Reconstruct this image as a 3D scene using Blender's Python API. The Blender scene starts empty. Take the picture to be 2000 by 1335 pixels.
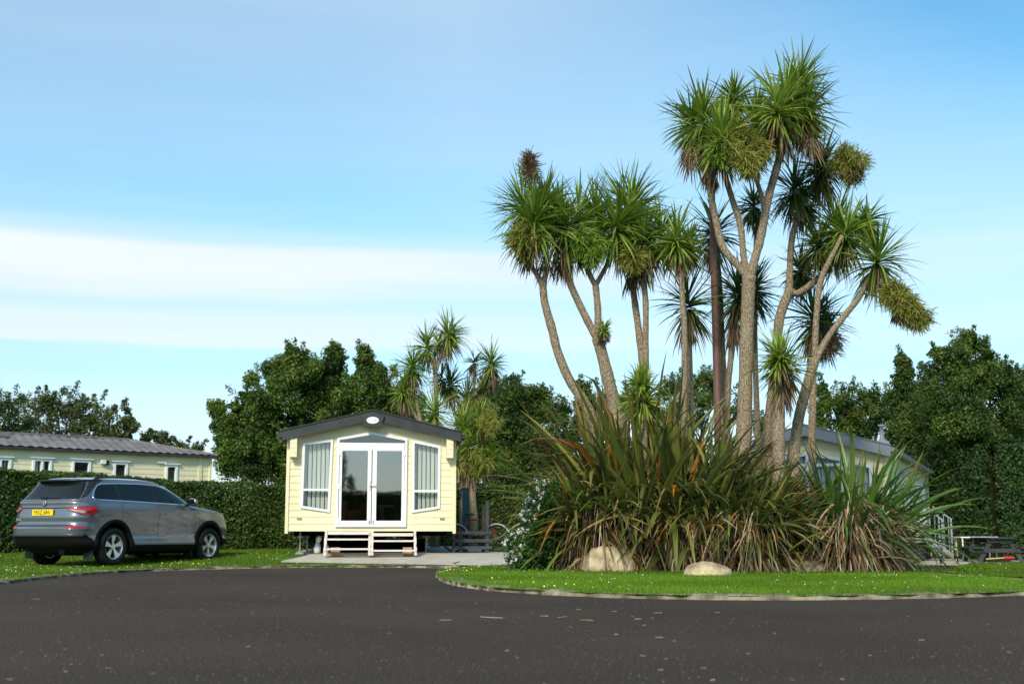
import bpy, bmesh, math, random
import numpy as np
from mathutils import Vector, Matrix
from mathutils.geometry import delaunay_2d_cdt
R = math.radians
rng = np.random.default_rng(7)
random.seed(5)
scene = bpy.context.scene
col = scene.collection

# ------------------------------------------------------------------ camera numbers
F = 2400.0; H = 0.72; HZ = 1035.0
TP = (HZ - 667.5) / F; PITCH = math.atan(TP)
CP, SP = math.cos(PITCH), math.sin(PITCH)

def P(px, py, Y):
    """point of the place seen in direction (px,py) of the photo, Y metres in front"""
    u = (px - 1000) / F; v = (667.5 - py) / F
    t = Y / (CP - v * SP)
    return Vector((u * t, Y, H + t * (SP + v * CP)))

def sstep(t):
    t = np.clip(t, 0, 1); return t * t * (3 - 2 * t)

def g(x, y):
    """height of the ground"""
    a = 0.17 - 0.39 * sstep((np.asarray(x, float) - 1.5) / 8.0)
    return a * sstep((np.asarray(y, float) - 23.8) / 4.4)

def G(px, py):
    z = 0.0
    for _ in range(12):
        u = (px - 1000) / F; v = (667.5 - py) / F
        dz = SP + v * CP; t = (z - H) / dz
        x, y = u * t, t * (CP - v * SP)
        z = float(g(x, y))
    return Vector((x, y, z))

def gz(x, y, off=0.0):
    return float(g(x, y)) + off

# ------------------------------------------------------------------ object helpers
def tag(o, label=None, cat=None, group=None, kind=None):
    if label: o['label'] = label
    if cat: o['category'] = cat
    if group: o['group'] = group
    if kind: o['kind'] = kind
    return o

def empty(name, loc=(0, 0, 0), rz=0.0, label=None, cat=None, group=None):
    o = bpy.data.objects.new(name, None); col.objects.link(o)
    o.location = loc; o.rotation_euler = (0, 0, rz); o.empty_display_size = 0.2
    return tag(o, label, cat, group)

def link(name, me, parent=None, mats=()):
    for m in mats: me.materials.append(m)
    o = bpy.data.objects.new(name, me); col.objects.link(o)
    if parent is not None: o.parent = parent
    return o

def np_mesh(name, V, Fq, mats, parent=None, colr=None, smooth=False, midx=None):
    V = np.asarray(V, np.float32); Fq = np.asarray(Fq, np.int32)
    me = bpy.data.meshes.new(name)
    k = Fq.shape[1]; n = Fq.shape[0]
    me.vertices.add(len(V)); me.vertices.foreach_set('co', V.ravel())
    me.loops.add(n * k); me.loops.foreach_set('vertex_index', Fq.ravel())
    me.polygons.add(n)
    me.polygons.foreach_set('loop_start', np.arange(0, n * k, k, dtype=np.int32))
    me.polygons.foreach_set('loop_total', np.full(n, k, dtype=np.int32))
    if smooth: me.polygons.foreach_set('use_smooth', np.ones(n, dtype=bool))
    if midx is not None: me.polygons.foreach_set('material_index', np.asarray(midx, np.int32))
    me.update(calc_edges=True)
    if colr is not None:
        c = np.ones((len(V), 4), np.float32); c[:, :3] = colr
        at = me.color_attributes.new('tint', 'FLOAT_COLOR', 'POINT')
        at.data.foreach_set('color', c.ravel())
    if not isinstance(mats, (list, tuple)): mats = [mats]
    return link(name, me, parent, mats)

class MB:
    """collects shapes, builds one mesh"""
    def __init__(s): s.v = []; s.f = []; s.mi = []; s.m = 0
    def add(s, vs, fs):
        b = len(s.v); s.v += [tuple(v) for v in vs]
        for f in fs: s.f.append([b + i for i in f]); s.mi.append(s.m)
        return s
    def box(s, x0, x1, y0, y1, z0, z1, M=None):
        vs = [Vector((x, y, z)) for z in (z0, z1) for y in (y0, y1) for x in (x0, x1)]
        if M is not None: vs = [M @ v for v in vs]
        return s.add(vs, [(0, 2, 3, 1), (4, 5, 7, 6), (0, 1, 5, 4), (2, 6, 7, 3), (0, 4, 6, 2), (1, 3, 7, 5)])
    def bar(s, a, b, w, h=None, up=(0, 0, 1)):
        a, b = Vector(a), Vector(b); d = (b - a).normalized(); h = h or w
        u = Vector(up)
        if abs(d.dot(u)) > .98: u = Vector((0, 1, 0))
        sx = d.cross(u).normalized(); sz = sx.cross(d).normalized()
        vs = [p + sx * (i * w / 2) + sz * (j * h / 2) for p in (a, b) for i, j in ((-1, -1), (1, -1), (1, 1), (-1, 1))]
        return s.add(vs, [(3, 2, 1, 0), (4, 5, 6, 7), (0, 1, 5, 4), (1, 2, 6, 5), (2, 3, 7, 6), (3, 0, 4, 7)])
    def tube(s, pts, rad, n=10, cap=True):
        pts = [Vector(p) for p in pts]
        if not hasattr(rad, '__len__'): rad = [rad] * len(pts)
        rings = []; ref = None
        for i, p in enumerate(pts):
            d = (pts[min(i + 1, len(pts) - 1)] - pts[max(i - 1, 0)]).normalized()
            if ref is None:
                ref = Vector((1, 0, 0)) if abs(d.x) < .9 else Vector((0, 1, 0))
            a = (ref - d * ref.dot(d)).normalized(); b = d.cross(a); ref = a
            rings.append([p + (a * math.cos(2 * math.pi * k / n) + b * math.sin(2 * math.pi * k / n)) * rad[i] for k in range(n)])
        vs = [v for r in rings for v in r]; fs = []
        for i in range(len(pts) - 1):
            for k in range(n):
                fs.append((i * n + k, i * n + (k + 1) % n, (i + 1) * n + (k + 1) % n, (i + 1) * n + k))
        if cap:
            fs.append(tuple(range(n - 1, -1, -1))); fs.append(tuple((len(pts) - 1) * n + k for k in range(n)))
        return s.add(vs, fs)
    def prism(s, poly, y0, y1):
        """polygon in (x,z) extruded along y"""
        n = len(poly)
        vs = [(p[0], y0, p[1]) for p in poly] + [(p[0], y1, p[1]) for p in poly]
        fs = [tuple(range(n)), tuple(range(2 * n - 1, n - 1, -1))]
        fs += [(i, i + n, (i + 1) % n + n, (i + 1) % n) for i in range(n)]
        return s.add(vs, fs)
    def ring(s, outer, inner, y0, y1):
        n = len(outer)
        vs = [(p[0], y, p[1]) for y in (y0, y1) for L in (outer, inner) for p in L]
        fs = []
        for i in range(n):
            j = (i + 1) % n
            fs += [(i, j, n + j, n + i), (2 * n + i, 3 * n + i, 3 * n + j, 2 * n + j),
                   (i, 2 * n + i, 2 * n + j, j), (n + i, n + j, 3 * n + j, 3 * n + i)]
        return s.add(vs, fs)
    def build(s, name, mats, parent=None, smooth=False, bevel=0):
        me = bpy.data.meshes.new(name)
        me.from_pydata(s.v, [], s.f); me.update()
        if smooth: me.polygons.foreach_set('use_smooth', [True] * len(me.polygons))
        if not isinstance(mats, (list, tuple)): mats = [mats]
        me.polygons.foreach_set('material_index', s.mi)
        bm = bmesh.new(); bm.from_mesh(me)
        bmesh.ops.recalc_face_normals(bm, faces=bm.faces)
        bm.to_mesh(me); bm.free()
        o = link(name, me, parent, mats)
        if bevel:
            b = o.modifiers.new('b', 'BEVEL'); b.width = bevel; b.segments = 2; b.limit_method = 'ANGLE'
        return o

def apply_mods(o):
    dg = bpy.context.evaluated_depsgraph_get(); dg.update()
    me = bpy.data.meshes.new_from_object(o.evaluated_get(dg))
    o.modifiers.clear(); o.data = me
    return o

# ------------------------------------------------------------------ materials
def newmat(name):
    m = bpy.data.materials.new(name); m.use_nodes = True
    nt = m.node_tree; b = nt.nodes['Principled BSDF']
    return m, nt, b

def N(nt, t, **kw):
    n = nt.nodes.new(t)
    for k, v in kw.items(): setattr(n, k, v)
    return n

def plain(name, c, rough=.5, metal=0, spec=.5, coat=0):
    m, nt, b = newmat(name)
    b.inputs['Base Color'].default_value = (*c, 1); b.inputs['Roughness'].default_value = rough
    b.inputs['Metallic'].default_value = metal; b.inputs['Specular IOR Level'].default_value = spec
    b.inputs['Coat Weight'].default_value = coat
    return m

def noisy(name, c1, c2, scale=5, rough=.6, bump=0, bscale=None, detail=6, spec=.4, metal=0, stretch=None, lo=.35, hi=.65):
    m, nt, b = newmat(name)
    tc = N(nt, 'ShaderNodeTexCoord'); src = tc.outputs['Object']
    if stretch:
        mp = N(nt, 'ShaderNodeMapping'); mp.inputs['Scale'].default_value = stretch
        nt.links.new(src, mp.inputs[0]); src = mp.outputs[0]
    n = N(nt, 'ShaderNodeTexNoise'); n.inputs['Scale'].default_value = scale; n.inputs['Detail'].default_value = detail
    nt.links.new(src, n.inputs['Vector'])
    r = N(nt, 'ShaderNodeValToRGB'); r.color_ramp.elements[0].position = lo; r.color_ramp.elements[1].position = hi
    r.color_ramp.elements[0].color = (*c1, 1); r.color_ramp.elements[1].color = (*c2, 1)
    nt.links.new(n.outputs['Fac'], r.inputs['Fac']); nt.links.new(r.outputs['Color'], b.inputs['Base Color'])
    b.inputs['Roughness'].default_value = rough; b.inputs['Specular IOR Level'].default_value = spec
    b.inputs['Metallic'].default_value = metal
    if bump:
        n2 = N(nt, 'ShaderNodeTexNoise'); n2.inputs['Scale'].default_value = bscale or scale * 4; n2.inputs['Detail'].default_value = 5
        nt.links.new(src, n2.inputs['Vector'])
        bp = N(nt, 'ShaderNodeBump'); bp.inputs['Strength'].default_value = bump; bp.inputs['Distance'].default_value = .02
        nt.links.new(n2.outputs['Fac'], bp.inputs['Height']); nt.links.new(bp.outputs['Normal'], b.inputs['Normal'])
    return m

def leafmat(name, rough=.5, trans=.36, spec=.35):
    m, nt, b = newmat(name)
    a = N(nt, 'ShaderNodeAttribute'); a.attribute_name = 'tint'
    nt.links.new(a.outputs['Color'], b.inputs['Base Color'])
    b.inputs['Roughness'].default_value = rough; b.inputs['Specular IOR Level'].default_value = spec
    t = N(nt, 'ShaderNodeBsdfTranslucent'); nt.links.new(a.outputs['Color'], t.inputs['Color'])
    mx = N(nt, 'ShaderNodeMixShader'); mx.inputs[0].default_value = trans
    nt.links.new(b.outputs[0], mx.inputs[1]); nt.links.new(t.outputs[0], mx.inputs[2])
    nt.links.new(mx.outputs[0], nt.nodes['Material Output'].inputs['Surface'])
    return m

def glassmat(name, tint, boost, rough=0.0):
    m, nt, b = newmat(name); nt.nodes.remove(b)
    tr = N(nt, 'ShaderNodeBsdfTransparent'); tr.inputs[0].default_value = (*tint, 1)
    gl = N(nt, 'ShaderNodeBsdfGlossy'); gl.inputs['Roughness'].default_value = rough
    fr = N(nt, 'ShaderNodeLayerWeight'); fr.inputs[0].default_value = .5
    pw = N(nt, 'ShaderNodeMath', operation='POWER'); pw.inputs[1].default_value = 5.0; nt.links.new(fr.outputs['Facing'], pw.inputs[0])
    ad = N(nt, 'ShaderNodeMath', operation='ADD'); ad.inputs[1].default_value = boost + .04; ad.use_clamp = True
    nt.links.new(pw.outputs[0], ad.inputs[0])
    mx = N(nt, 'ShaderNodeMixShader'); nt.links.new(ad.outputs[0], mx.inputs[0])
    nt.links.new(tr.outputs[0], mx.inputs[1]); nt.links.new(gl.outputs[0], mx.inputs[2])
    nt.links.new(mx.outputs[0], nt.nodes['Material Output'].inputs['Surface'])
    return m

LEAF = leafmat('leaf'); BLADE = leafmat('sword_leaf', rough=.38, trans=.32, spec=.5)
DEADM = leafmat('dead_leaf', rough=.8, trans=.15, spec=.15)
GRASSB = leafmat('grass_blade', rough=.6, trans=.35, spec=.2)
M_ASPH = None
def asphalt():
    m, nt, b = newmat('asphalt')
    tc = N(nt, 'ShaderNodeTexCoord')
    def noise(s, d=6):
        n = N(nt, 'ShaderNodeTexNoise'); n.inputs['Scale'].default_value = s; n.inputs['Detail'].default_value = d
        nt.links.new(tc.outputs['Object'], n.inputs['Vector']); return n
    big, fine = noise(.35, 7), noise(75, 6)
    r1 = N(nt, 'ShaderNodeValToRGB'); e = r1.color_ramp.elements
    e[0].position = .3; e[0].color = (.040, .030, .022, 1); e[1].position = .7; e[1].color = (.060, .046, .034, 1)
    nt.links.new(big.outputs['Fac'], r1.inputs[0])
    r2 = N(nt, 'ShaderNodeValToRGB'); e = r2.color_ramp.elements
    e[0].position = .38; e[0].color = (.28, .28, .28, 1); e[1].position = .62; e[1].color = (1.9, 1.85, 1.8, 1)
    nt.links.new(fine.outputs['Fac'], r2.inputs[0])
    mx = N(nt, 'ShaderNodeMix', data_type='RGBA', blend_type='MULTIPLY'); mx.inputs['Factor'].default_value = 1
    nt.links.new(r1.outputs[0], mx.inputs['A']); nt.links.new(r2.outputs[0], mx.inputs['B'])
    # pale aggregate
    vo = N(nt, 'ShaderNodeTexVoronoi'); vo.inputs['Scale'].default_value = 150
    nt.links.new(tc.outputs['Object'], vo.inputs['Vector'])
    sep = N(nt, 'ShaderNodeSeparateColor'); nt.links.new(vo.outputs['Color'], sep.inputs[0])
    th = N(nt, 'ShaderNodeMath', operation='GREATER_THAN'); th.inputs[1].default_value = .975
    nt.links.new(sep.outputs[0], th.inputs[0])
    d = N(nt, 'ShaderNodeMath', operation='LESS_THAN'); d.inputs[1].default_value = .35
    nt.links.new(vo.outputs['Distance'], d.inputs[0])
    ml = N(nt, 'ShaderNodeMath', operation='MULTIPLY'); nt.links.new(th.outputs[0], ml.inputs[0]); nt.links.new(d.outputs[0], ml.inputs[1])
    mx2 = N(nt, 'ShaderNodeMix', data_type='RGBA'); nt.links.new(ml.outputs[0], mx2.inputs['Factor'])
    nt.links.new(mx.outputs['Result'], mx2.inputs['A']); mx2.inputs['B'].default_value = (.22, .2, .18, 1)
    nt.links.new(mx2.outputs['Result'], b.inputs['Base Color'])
    b.inputs['Roughness'].default_value = .93; b.inputs['Specular IOR Level'].default_value = .12
    bp = N(nt, 'ShaderNodeBump'); bp.inputs['Strength'].default_value = .7; bp.inputs['Distance'].default_value = .008
    nt.links.new(fine.outputs['Fac'], bp.inputs['Height']); nt.links.new(bp.outputs['Normal'], b.inputs['Normal'])
    return m
M_ASPH = asphalt()
M_GRASS = noisy('lawn', (.055, .12, .014), (.10, .19, .022), 1.3, .9, .6, 60, spec=.1)
M_GROUND = noisy('meadow', (.05, .09, .015), (.08, .12, .03), .4, .95, .4, 30, spec=.1)
M_SOIL = noisy('soil', (.05, .035, .022), (.12, .085, .05), 6, .95, .6, 40, spec=.1)
M_WORN = noisy('worn_turf', (.22, .15, .06), (.32, .24, .11), 7, .95, .4, 40, spec=.1)
M_KERB = noisy('kerb_stone', (.08, .066, .044), (.36, .30, .21), 5, .9, .7, 45, spec=.2, detail=9)
M_CONC = noisy('concrete', (.42, .38, .31), (.52, .47, .39), 2.5, .9, .25, 60, spec=.2)
M_CREAM = noisy('cream_cladding', (.72, .64, .40), (.84, .76, .50), 1.1, .5, .08, 60, spec=.35, stretch=(2.5, 2.5, .6), detail=9, lo=.2, hi=.6)
M_CREAM2 = noisy('pale_cladding', (.74, .66, .40), (.80, .72, .46), 1.2, .5, .05, 90, spec=.35)
M_WHITE = plain('white_plastic', (.84, .85, .84), .3, spec=.45)
M_CHAR = noisy('charcoal_roof_trim', (.028, .03, .034), (.045, .047, .052), 3, .5, .05, 80)
M_GREYR = noisy('grey_roof_trim', (.20, .215, .25), (.27, .285, .32), 2, .45, .03, 80)
M_TILE = noisy('grey_roof_tile', (.14, .125, .12), (.22, .20, .19), 2, .65, .2, 60)
M_WOOD = noisy('weathered_pinkish_wood', (.66, .58, .51), (.80, .72, .65), 3, .8, .2, 60, stretch=(1, 8, 8))
M_DKWOOD = noisy('dark_grey_wood', (.035, .036, .038), (.065, .065, .068), 3, .75, .2, 60)
M_BRICK = noisy('pale_block', (.40, .27, .17), (.52, .37, .25), 8, .9, .3, 60)
M_BLACK = plain('black_plastic', (.012, .012, .013), .55)
M_DARK = plain('underbody_black', (.006, .006, .006), .9, spec=.1)
M_STEEL = noisy('galvanised_steel', (.30, .31, .32), (.45, .46, .47), 12, .45, metal=.6)
M_TEAL = noisy('teal_paint', (.02, .10, .14), (.03, .13, .17), 4, .6)
M_INT = plain('interior_brown', (.10, .085, .07), .8)
M_GLASS = glassmat('window_glass', (.9, .93, .92), .03)
M_DGLASS = glassmat('door_glass', (.62, .64, .62), .22, .02)
M_BLIND = plain('blind_fabric', (.86, .84, .78), .8)
M_STONE = noisy('boulder', (.26, .19, .11), (.60, .48, .31), 4.5, .9, .9, 14, spec=.2, detail=9)
M_BARK = noisy('grey_bark', (.16, .12, .075), (.42, .33, .225), 55, .9, 1.5, 60, spec=.12, stretch=(1, 1, .4), detail=10, lo=.38, hi=.62)
M_BARK2 = noisy('dark_bark', (.05, .04, .03), (.10, .08, .06), 9, .9, .8, 26, spec=.15)
M_RUST = noisy('red_brown_paint', (.10, .045, .035), (.17, .085, .065), 5, .6, .2, 50, stretch=(1, 1, .3))
M_GLOBE = plain('milky_globe', (.62, .66, .5), .25)

# ------------------------------------------------------------------ foliage tools
def unit(a): return a / np.maximum(np.linalg.norm(a, axis=-1, keepdims=True), 1e-9)

def blades(O, D, L, W, grav, nseg=5, prof=None, fold=0.0, roll=None, curl=0.0):
    """sword shaped leaves. returns V (n,(nseg+1)*a,3), faces, t per vertex"""
    n = len(O); O = np.asarray(O, float); D = unit(np.asarray(D, float))
    L = np.broadcast_to(L, n).astype(float); W = np.broadcast_to(W, n).astype(float); grav = np.broadcast_to(grav, n).astype(float)
    t = np.linspace(0, 1, nseg + 1)
    if prof is None: prof = np.interp(t, [0, .3, .7, 1], [.55, 1, .7, .06])
    dn = np.array([0, 0, -1.0]); up = np.array([0, 0, 1.0])
    side = np.cross(D, up); bad = np.linalg.norm(side, axis=1) < .2
    rs = rng.normal(size=(n, 3)); rs = rs - D * np.sum(rs * D, 1, keepdims=True)
    side[bad] = rs[bad]; side = unit(side)
    if roll is not None:
        nn = np.cross(side, D); side = unit(side * np.cos(roll)[:, None] + nn * np.sin(roll)[:, None])
    crl = rng.normal(size=(n, 3)) * curl
    p = O.copy(); pts = [p.copy()]; dirs = [D]
    for k in range(nseg):
        tt = t[k + 1]
        d = unit(D + dn * (grav * tt ** 1.4 * 1.5)[:, None] + crl * tt)
        p = p + d * (L / nseg)[:, None]; pts.append(p.copy()); dirs.append(d)
    pts = np.stack(pts, 1)
    dirs = np.stack(dirs, 1)
    sd = side[:, None, :] * (W[:, None] * prof[None, :] / 2)[..., None]
    if fold > 0:
        nrm = unit(np.cross(side[:, None, :], dirs)); mid = pts - nrm * (fold * W[:, None] * prof[None, :])[..., None]
        V = np.stack([pts - sd, mid, pts + sd], 2); a = 3
    else:
        V = np.stack([pts - sd, pts + sd], 2); a = 2
    V = V.reshape(n, (nseg + 1) * a, 3)
    base = []
    for k in range(nseg):
        for j in range(a - 1):
            base.append([k * a + j, k * a + j + 1, (k + 1) * a + j + 1, (k + 1) * a + j])
    base = np.array(base)
    Fq = (base[None] + (np.arange(n) * (nseg + 1) * a)[:, None, None]).reshape(-1, 4)
    T = np.repeat(t, a)[None].repeat(n, 0)
    return V, Fq, T

def pal(n, colors, weights):
    c = np.array(colors); w = np.array(weights, float); w /= w.sum()
    idx = rng.choice(len(c), n, p=w)
    return c[idx] * rng.uniform(.8, 1.2, (n, 1))

def blade_obj(name, parts, mat, parent, smooth=True):
    Vs, Fs, Cs = [], [], []; b = 0
    for V, Fq, C in parts:
        Vf = V.reshape(-1, 3); Vs.append(Vf); Fs.append(Fq + b); Cs.append(C.reshape(-1, 3)); b += len(Vf)
    return np_mesh(name, np.concatenate(Vs), np.concatenate(Fs), mat, parent, np.concatenate(Cs), smooth)

GREENS = [(.14, .23, .025), (.095, .165, .020), (.20, .30, .034), (.27, .33, .045)]
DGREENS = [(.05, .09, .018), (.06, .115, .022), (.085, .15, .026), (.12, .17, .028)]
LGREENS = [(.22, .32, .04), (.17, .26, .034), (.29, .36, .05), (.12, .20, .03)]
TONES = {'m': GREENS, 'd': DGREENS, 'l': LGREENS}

def rosette_part(c, r, axis, n, tone, wleaf=.042):
    axis = np.array(axis, float); axis /= np.linalg.norm(axis)
    ph = np.arccos(rng.uniform(-.86, 1, n)); az = rng.uniform(0, 2 * math.pi, n)
    a = np.cross(axis, [0.3, 1, 0.1]); a /= np.linalg.norm(a); b = np.cross(axis, a)
    D = axis * np.cos(ph)[:, None] + (a * np.cos(az)[:, None] + b * np.sin(az)[:, None]) * np.sin(ph)[:, None]
    O = np.array(c)[None] - axis * (np.clip(ph / 2.3, 0, 1) * r * .42)[:, None] + axis * (.08 * r) + rng.normal(size=(n, 3)) * .015
    L = r * rng.uniform(.62, 1.18, n) * (1 - .10 * np.clip(ph - 1.2, 0, 1)); grav = rng.uniform(.02, .30, n) * rng.uniform(.6, 1.4) + .42 * np.clip(ph - .8, 0, 1.4) + (rng.random(n) < .10) * rng.uniform(.4, 1.2, n)
    V, Fq, T = blades(O, D, L, wleaf * rng.uniform(.8, 1.2, n), grav, 5, fold=.22, roll=rng.normal(size=n) * .5, curl=.09)
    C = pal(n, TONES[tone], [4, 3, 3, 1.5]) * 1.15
    tip = (T[..., None] ** 5) * rng.uniform(0, 1, (n, 1, 1)) * .8
    old = (ph > 1.9) & (rng.random(n) < .45)
    C[old] = pal(old.sum(), [(.22, .17, .07), (.16, .15, .04), (.30, .20, .06)], [1, 1, .5])
    Cc = C[:, None, :] * (1 - tip) + np.array([.26, .18, .08]) * tip
    return V, Fq, Cc

def skirt_part(c, r, n, spread=.45, colors=((.20, .14, .09), (.12, .085, .055), (.30, .22, .13))):
    az = rng.uniform(0, 2 * math.pi, n)
    D = np.stack([np.cos(az) * spread, np.sin(az) * spread, -rng.uniform(.5, 1.3, n)], 1)
    O = np.array(c) + np.stack([np.cos(az) * .07, np.sin(az) * .07, rng.uniform(-.45 * r, 0, n)], 1)
    V, Fq, T = blades(O, D, r * rng.uniform(.4, .9, n), .03 * rng.uniform(.6, 1.2, n), .8, 4, roll=rng.normal(size=n) * .8, curl=.2)
    return V, Fq, np.repeat(pal(n, colors, [1] * len(colors))[:, None, :], T.shape[1], 1)

def panicle_part(c, rx, rz, n, colors, dirv=(0, 0, -1), ln=.13):
    u = unit(rng.normal(size=(n, 3))) * (rng.random(n) ** .45)[:, None]
    O = np.array(c) + u * np.array([rx, rx, rz])
    D = unit(u * .8 + np.array(dirv) * .6 + rng.normal(size=(n, 3)) * .55)
    V, Fq, T = blades(O, D, ln * rng.uniform(.6, 1.4, n), .016, .35, 4, prof=np.array([1, 1, .9, .8, .5]), roll=rng.uniform(0, 3, n), curl=.7)
    return V, Fq, np.repeat(pal(n, colors, [1] * len(colors))[:, None, :], T.shape[1], 1)

OLIVE = [(.28, .32, .045), (.38, .40, .06), (.19, .22, .04), (.33, .25, .09)]
BRIGHT = [(.22, .36, .04), (.30, .42, .06), (.14, .26, .03)]
BROWNF = [(.25, .15, .10), (.16, .10, .06), (.12, .12, .04), (.32, .22, .15)]

def smooth_path(pts, k=5):
    out = []
    for i in range(len(pts) - 1):
        p0, p1, p2, p3 = pts[max(i - 1, 0)], pts[i], pts[i + 1], pts[min(i + 2, len(pts) - 1)]
        for j in range(k):
            t = j / k
            out.append(tuple(.5 * ((2 * b) + (-a + c) * t + (2 * a - 5 * b + 4 * c - d) * t * t + (-a + 3 * b - 3 * c + d) * t ** 3)
                             for a, b, c, d in zip(p0, p1, p2, p3)))
    out.append(tuple(pts[-1])); return out

def cabbage_tree(label, Y, limbs, crowns, flowers=(), skirts=(), group='cabbage palms on the island bed', dead=1, cat='cabbage palm', dens=1.0, base=None):
    """limbs: lists of (px,py,width px[,dY]); crowns (px,py,r,tone[,dY,tiltx]); flowers (px,py,rx,rz,kind[,dY])"""
    fx, fy = limbs[0][0][0], limbs[0][0][1]
    b0 = P(fx, fy, Y); bx, by = b0.x, Y
    root = empty('cabbage_palm', (bx, by, gz(bx, by)), 0, label, cat, group)
    inv = -Vector(root.location)
    mb = MB()
    for li, limb in enumerate(limbs):
        pts = [(l[0], l[1], l[2], (l[3] if len(l) > 3 else 0)) for l in limb]
        sp = smooth_path(pts, 6)
        w = [P(p[0], p[1], Y + p[3]) + inv for p in sp]; rr = [p[2] * .5 * Y / F for p in sp]
        if li == 0:
            w0 = w[0].copy(); d = (w[0] - w[1]); 
            foot = Vector((w0.x + d.x * .3, w0.y, -.05)); w = [foot, foot.lerp(w0, .5)] + w; rr = [rr[0] * 1.25, rr[0] * 1.08] + rr
        # small irregular rings of the bark
        rr = [r * random.uniform(.95, 1.06) for r in rr]
        mb.tube(w, rr, 14)
    mb.build('trunk', M_BARK, root, smooth=True)
    for c in crowns:
        px, py, r, tone = c[:4]; dY = c[4] if len(c) > 4 else 0; tilt = c[5] if len(c) > 5 else 0
        rm = (1.06 if Y < 30 else 1.32) * r * Y / F; pc = P(px, py, Y + dY) + inv
        nleaf = int(random.uniform(150, 205) * dens * (1 if r > 30 else .35))
        parts = [rosette_part(pc, rm, (tilt + random.uniform(-.15, .15), random.uniform(-.35, .05), 1), nleaf, tone)]
        o = blade_obj('crown', parts, BLADE, root)
        if dead:
            blade_obj('dead_leaves', [skirt_part(pc + Vector((0, 0, -.3 * rm)), rm * .9, int(36 * dead))], DEADM, o)
    for f in flowers:
        px, py, rx, rz, kind = f[:5]; dY = f[5] if len(f) > 5 else -.35
        n = int(1200 * (rx * rz) / 1600 + 300)
        cols = {'o': OLIVE, 'b': BRIGHT, 'r': BROWNF}[kind]
        pc = P(px, py, Y + dY) + inv
        pp = []; k = Y / F
        for (ox, oz, sc_) in ((0, .25, .62), (-.5, -.1, .5), (.5, .0, .52), (.1, -.6, .48), (-.15, .65, .4)) if kind != 'r' else ((0, -.45, .7), (0, .1, .5), (0, .6, .3)):
            pp.append(panicle_part(pc + Vector((ox * rx * k * random.uniform(.8, 1.25), random.uniform(-.3, .3) * rx * k, oz * rz * k)), sc_ * rx * k, sc_ * rz * k * 1.1, int(n * .27), cols, (ox * .6, -.2, .8 if kind == 'r' else -.9), .17))
        blade_obj('flower_cluster', pp, LEAF, root)
    for s in skirts:
        px, py, r, n = s[:4]; sp = s[4] if len(s) > 4 else .4
        blade_obj('dead_leaf_skirt', [skirt_part(P(px, py, Y) + inv, r * Y / F, n, sp)], DEADM, root)
    return root

# ------------------------------------------------------------------ ground patches
def poly_mask(poly, X, Y):
    n = len(poly); ins = np.zeros(X.shape, bool)
    for i in range(n):
        x0, y0 = poly[i][:2]; x1, y1 = poly[(i + 1) % n][:2]
        c = ((y0 > Y) != (y1 > Y)) & (X < (x1 - x0) * (Y - y0) / (y1 - y0 + 1e-12) + x0)
        ins ^= c
    return ins

def patch(name, poly, off, mat, step=1.0, kind='structure', rough=0.0, label=None):
    xs = [p[0] for p in poly]; ys = [p[1] for p in poly]
    gx, gy = np.meshgrid(np.arange(min(xs), max(xs), step) + .37 * step, np.arange(min(ys), max(ys), step) + .41 * step)
    m = poly_mask(poly, gx, gy)
    pts = [Vector((p[0], p[1])) for p in poly] + [Vector((a, b)) for a, b in zip(gx[m], gy[m])]
    n = len(poly)
    v, e, f, *_ = delaunay_2d_cdt(pts, [(i, (i + 1) % n) for i in range(n)], [], 1, 1e-4)
    me = bpy.data.meshes.new(name)
    me.from_pydata([(p.x, p.y, gz(p.x, p.y, off)) for p in v], [], [list(reversed(t)) if False else t for t in f])
    bm = bmesh.new(); bm.from_mesh(me)
    for fc in bm.faces:
        if fc.normal.z < 0: fc.normal_flip()
    bm.to_mesh(me); bm.free()
    o = link(name, me, None, [mat])
    return tag(o, label, kind=kind)

def px_poly(L, k=4, closed=True, n=1):
    pts = [G(*p) for p in L]
    return [(p.x, p.y) for p in pts]

def smooth2(pts, k=5, closed=False):
    if closed:
        q = [pts[-1]] + list(pts) + [pts[0], pts[1]]
        out = smooth_path(q, k); return out[k:-k - 1]
    return smooth_path(pts, k)

def kerb(name, line, w, h, off0=-.02, closed=False, label=None):
    """a low stone edging along a line; line keeps the road on its left-hand outside"""
    n = len(line); V = []; Fs = []
    L = [Vector((p[0], p[1])) for p in line]
    # resample finely for uneven edge
    dense = []
    for i in range(n - 1 + (1 if closed else 0)):
        a, b = L[i], L[(i + 1) % n]; k = max(1, int((b - a).length / .12))
        for j in range(k): dense.append(a.lerp(b, j / k))
    if not closed: dense.append(L[-1])
    n = len(dense)
    for i, p in enumerate(dense):
        a = dense[(i - 1) % n] if (closed or i > 0) else dense[0]; b = dense[(i + 1) % n] if (closed or i < n - 1) else dense[-1]
        d = (b - a).normalized(); s = Vector((-d.y, d.x))
        z = gz(p.x, p.y); j = random.uniform(-.028, .028); hz = h + random.uniform(-.018, .008)
        for q, zz in ((p + s * j, z + off0), (p + s * (j + .012), z + hz * .8), (p + s * (w * .4), z + hz), (p + s * (w + j), z + hz), (p + s * (w + j), z + off0)):
            V.append((q.x, q.y, zz))
    m = 5
    for i in range(n if closed else n - 1):
        for k in range(m - 1):
            a = i * m + k; b = ((i + 1) % n) * m + k
            Fs.append((a, a + 1, b + 1, b))
    o = np_mesh(name, V, Fs, M_KERB)
    bm = bmesh.new(); bm.from_mesh(o.data); bmesh.ops.recalc_face_normals(bm, faces=bm.faces); bm.to_mesh(o.data); bm.free()
    return tag(o, label, kind='structure')

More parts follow.
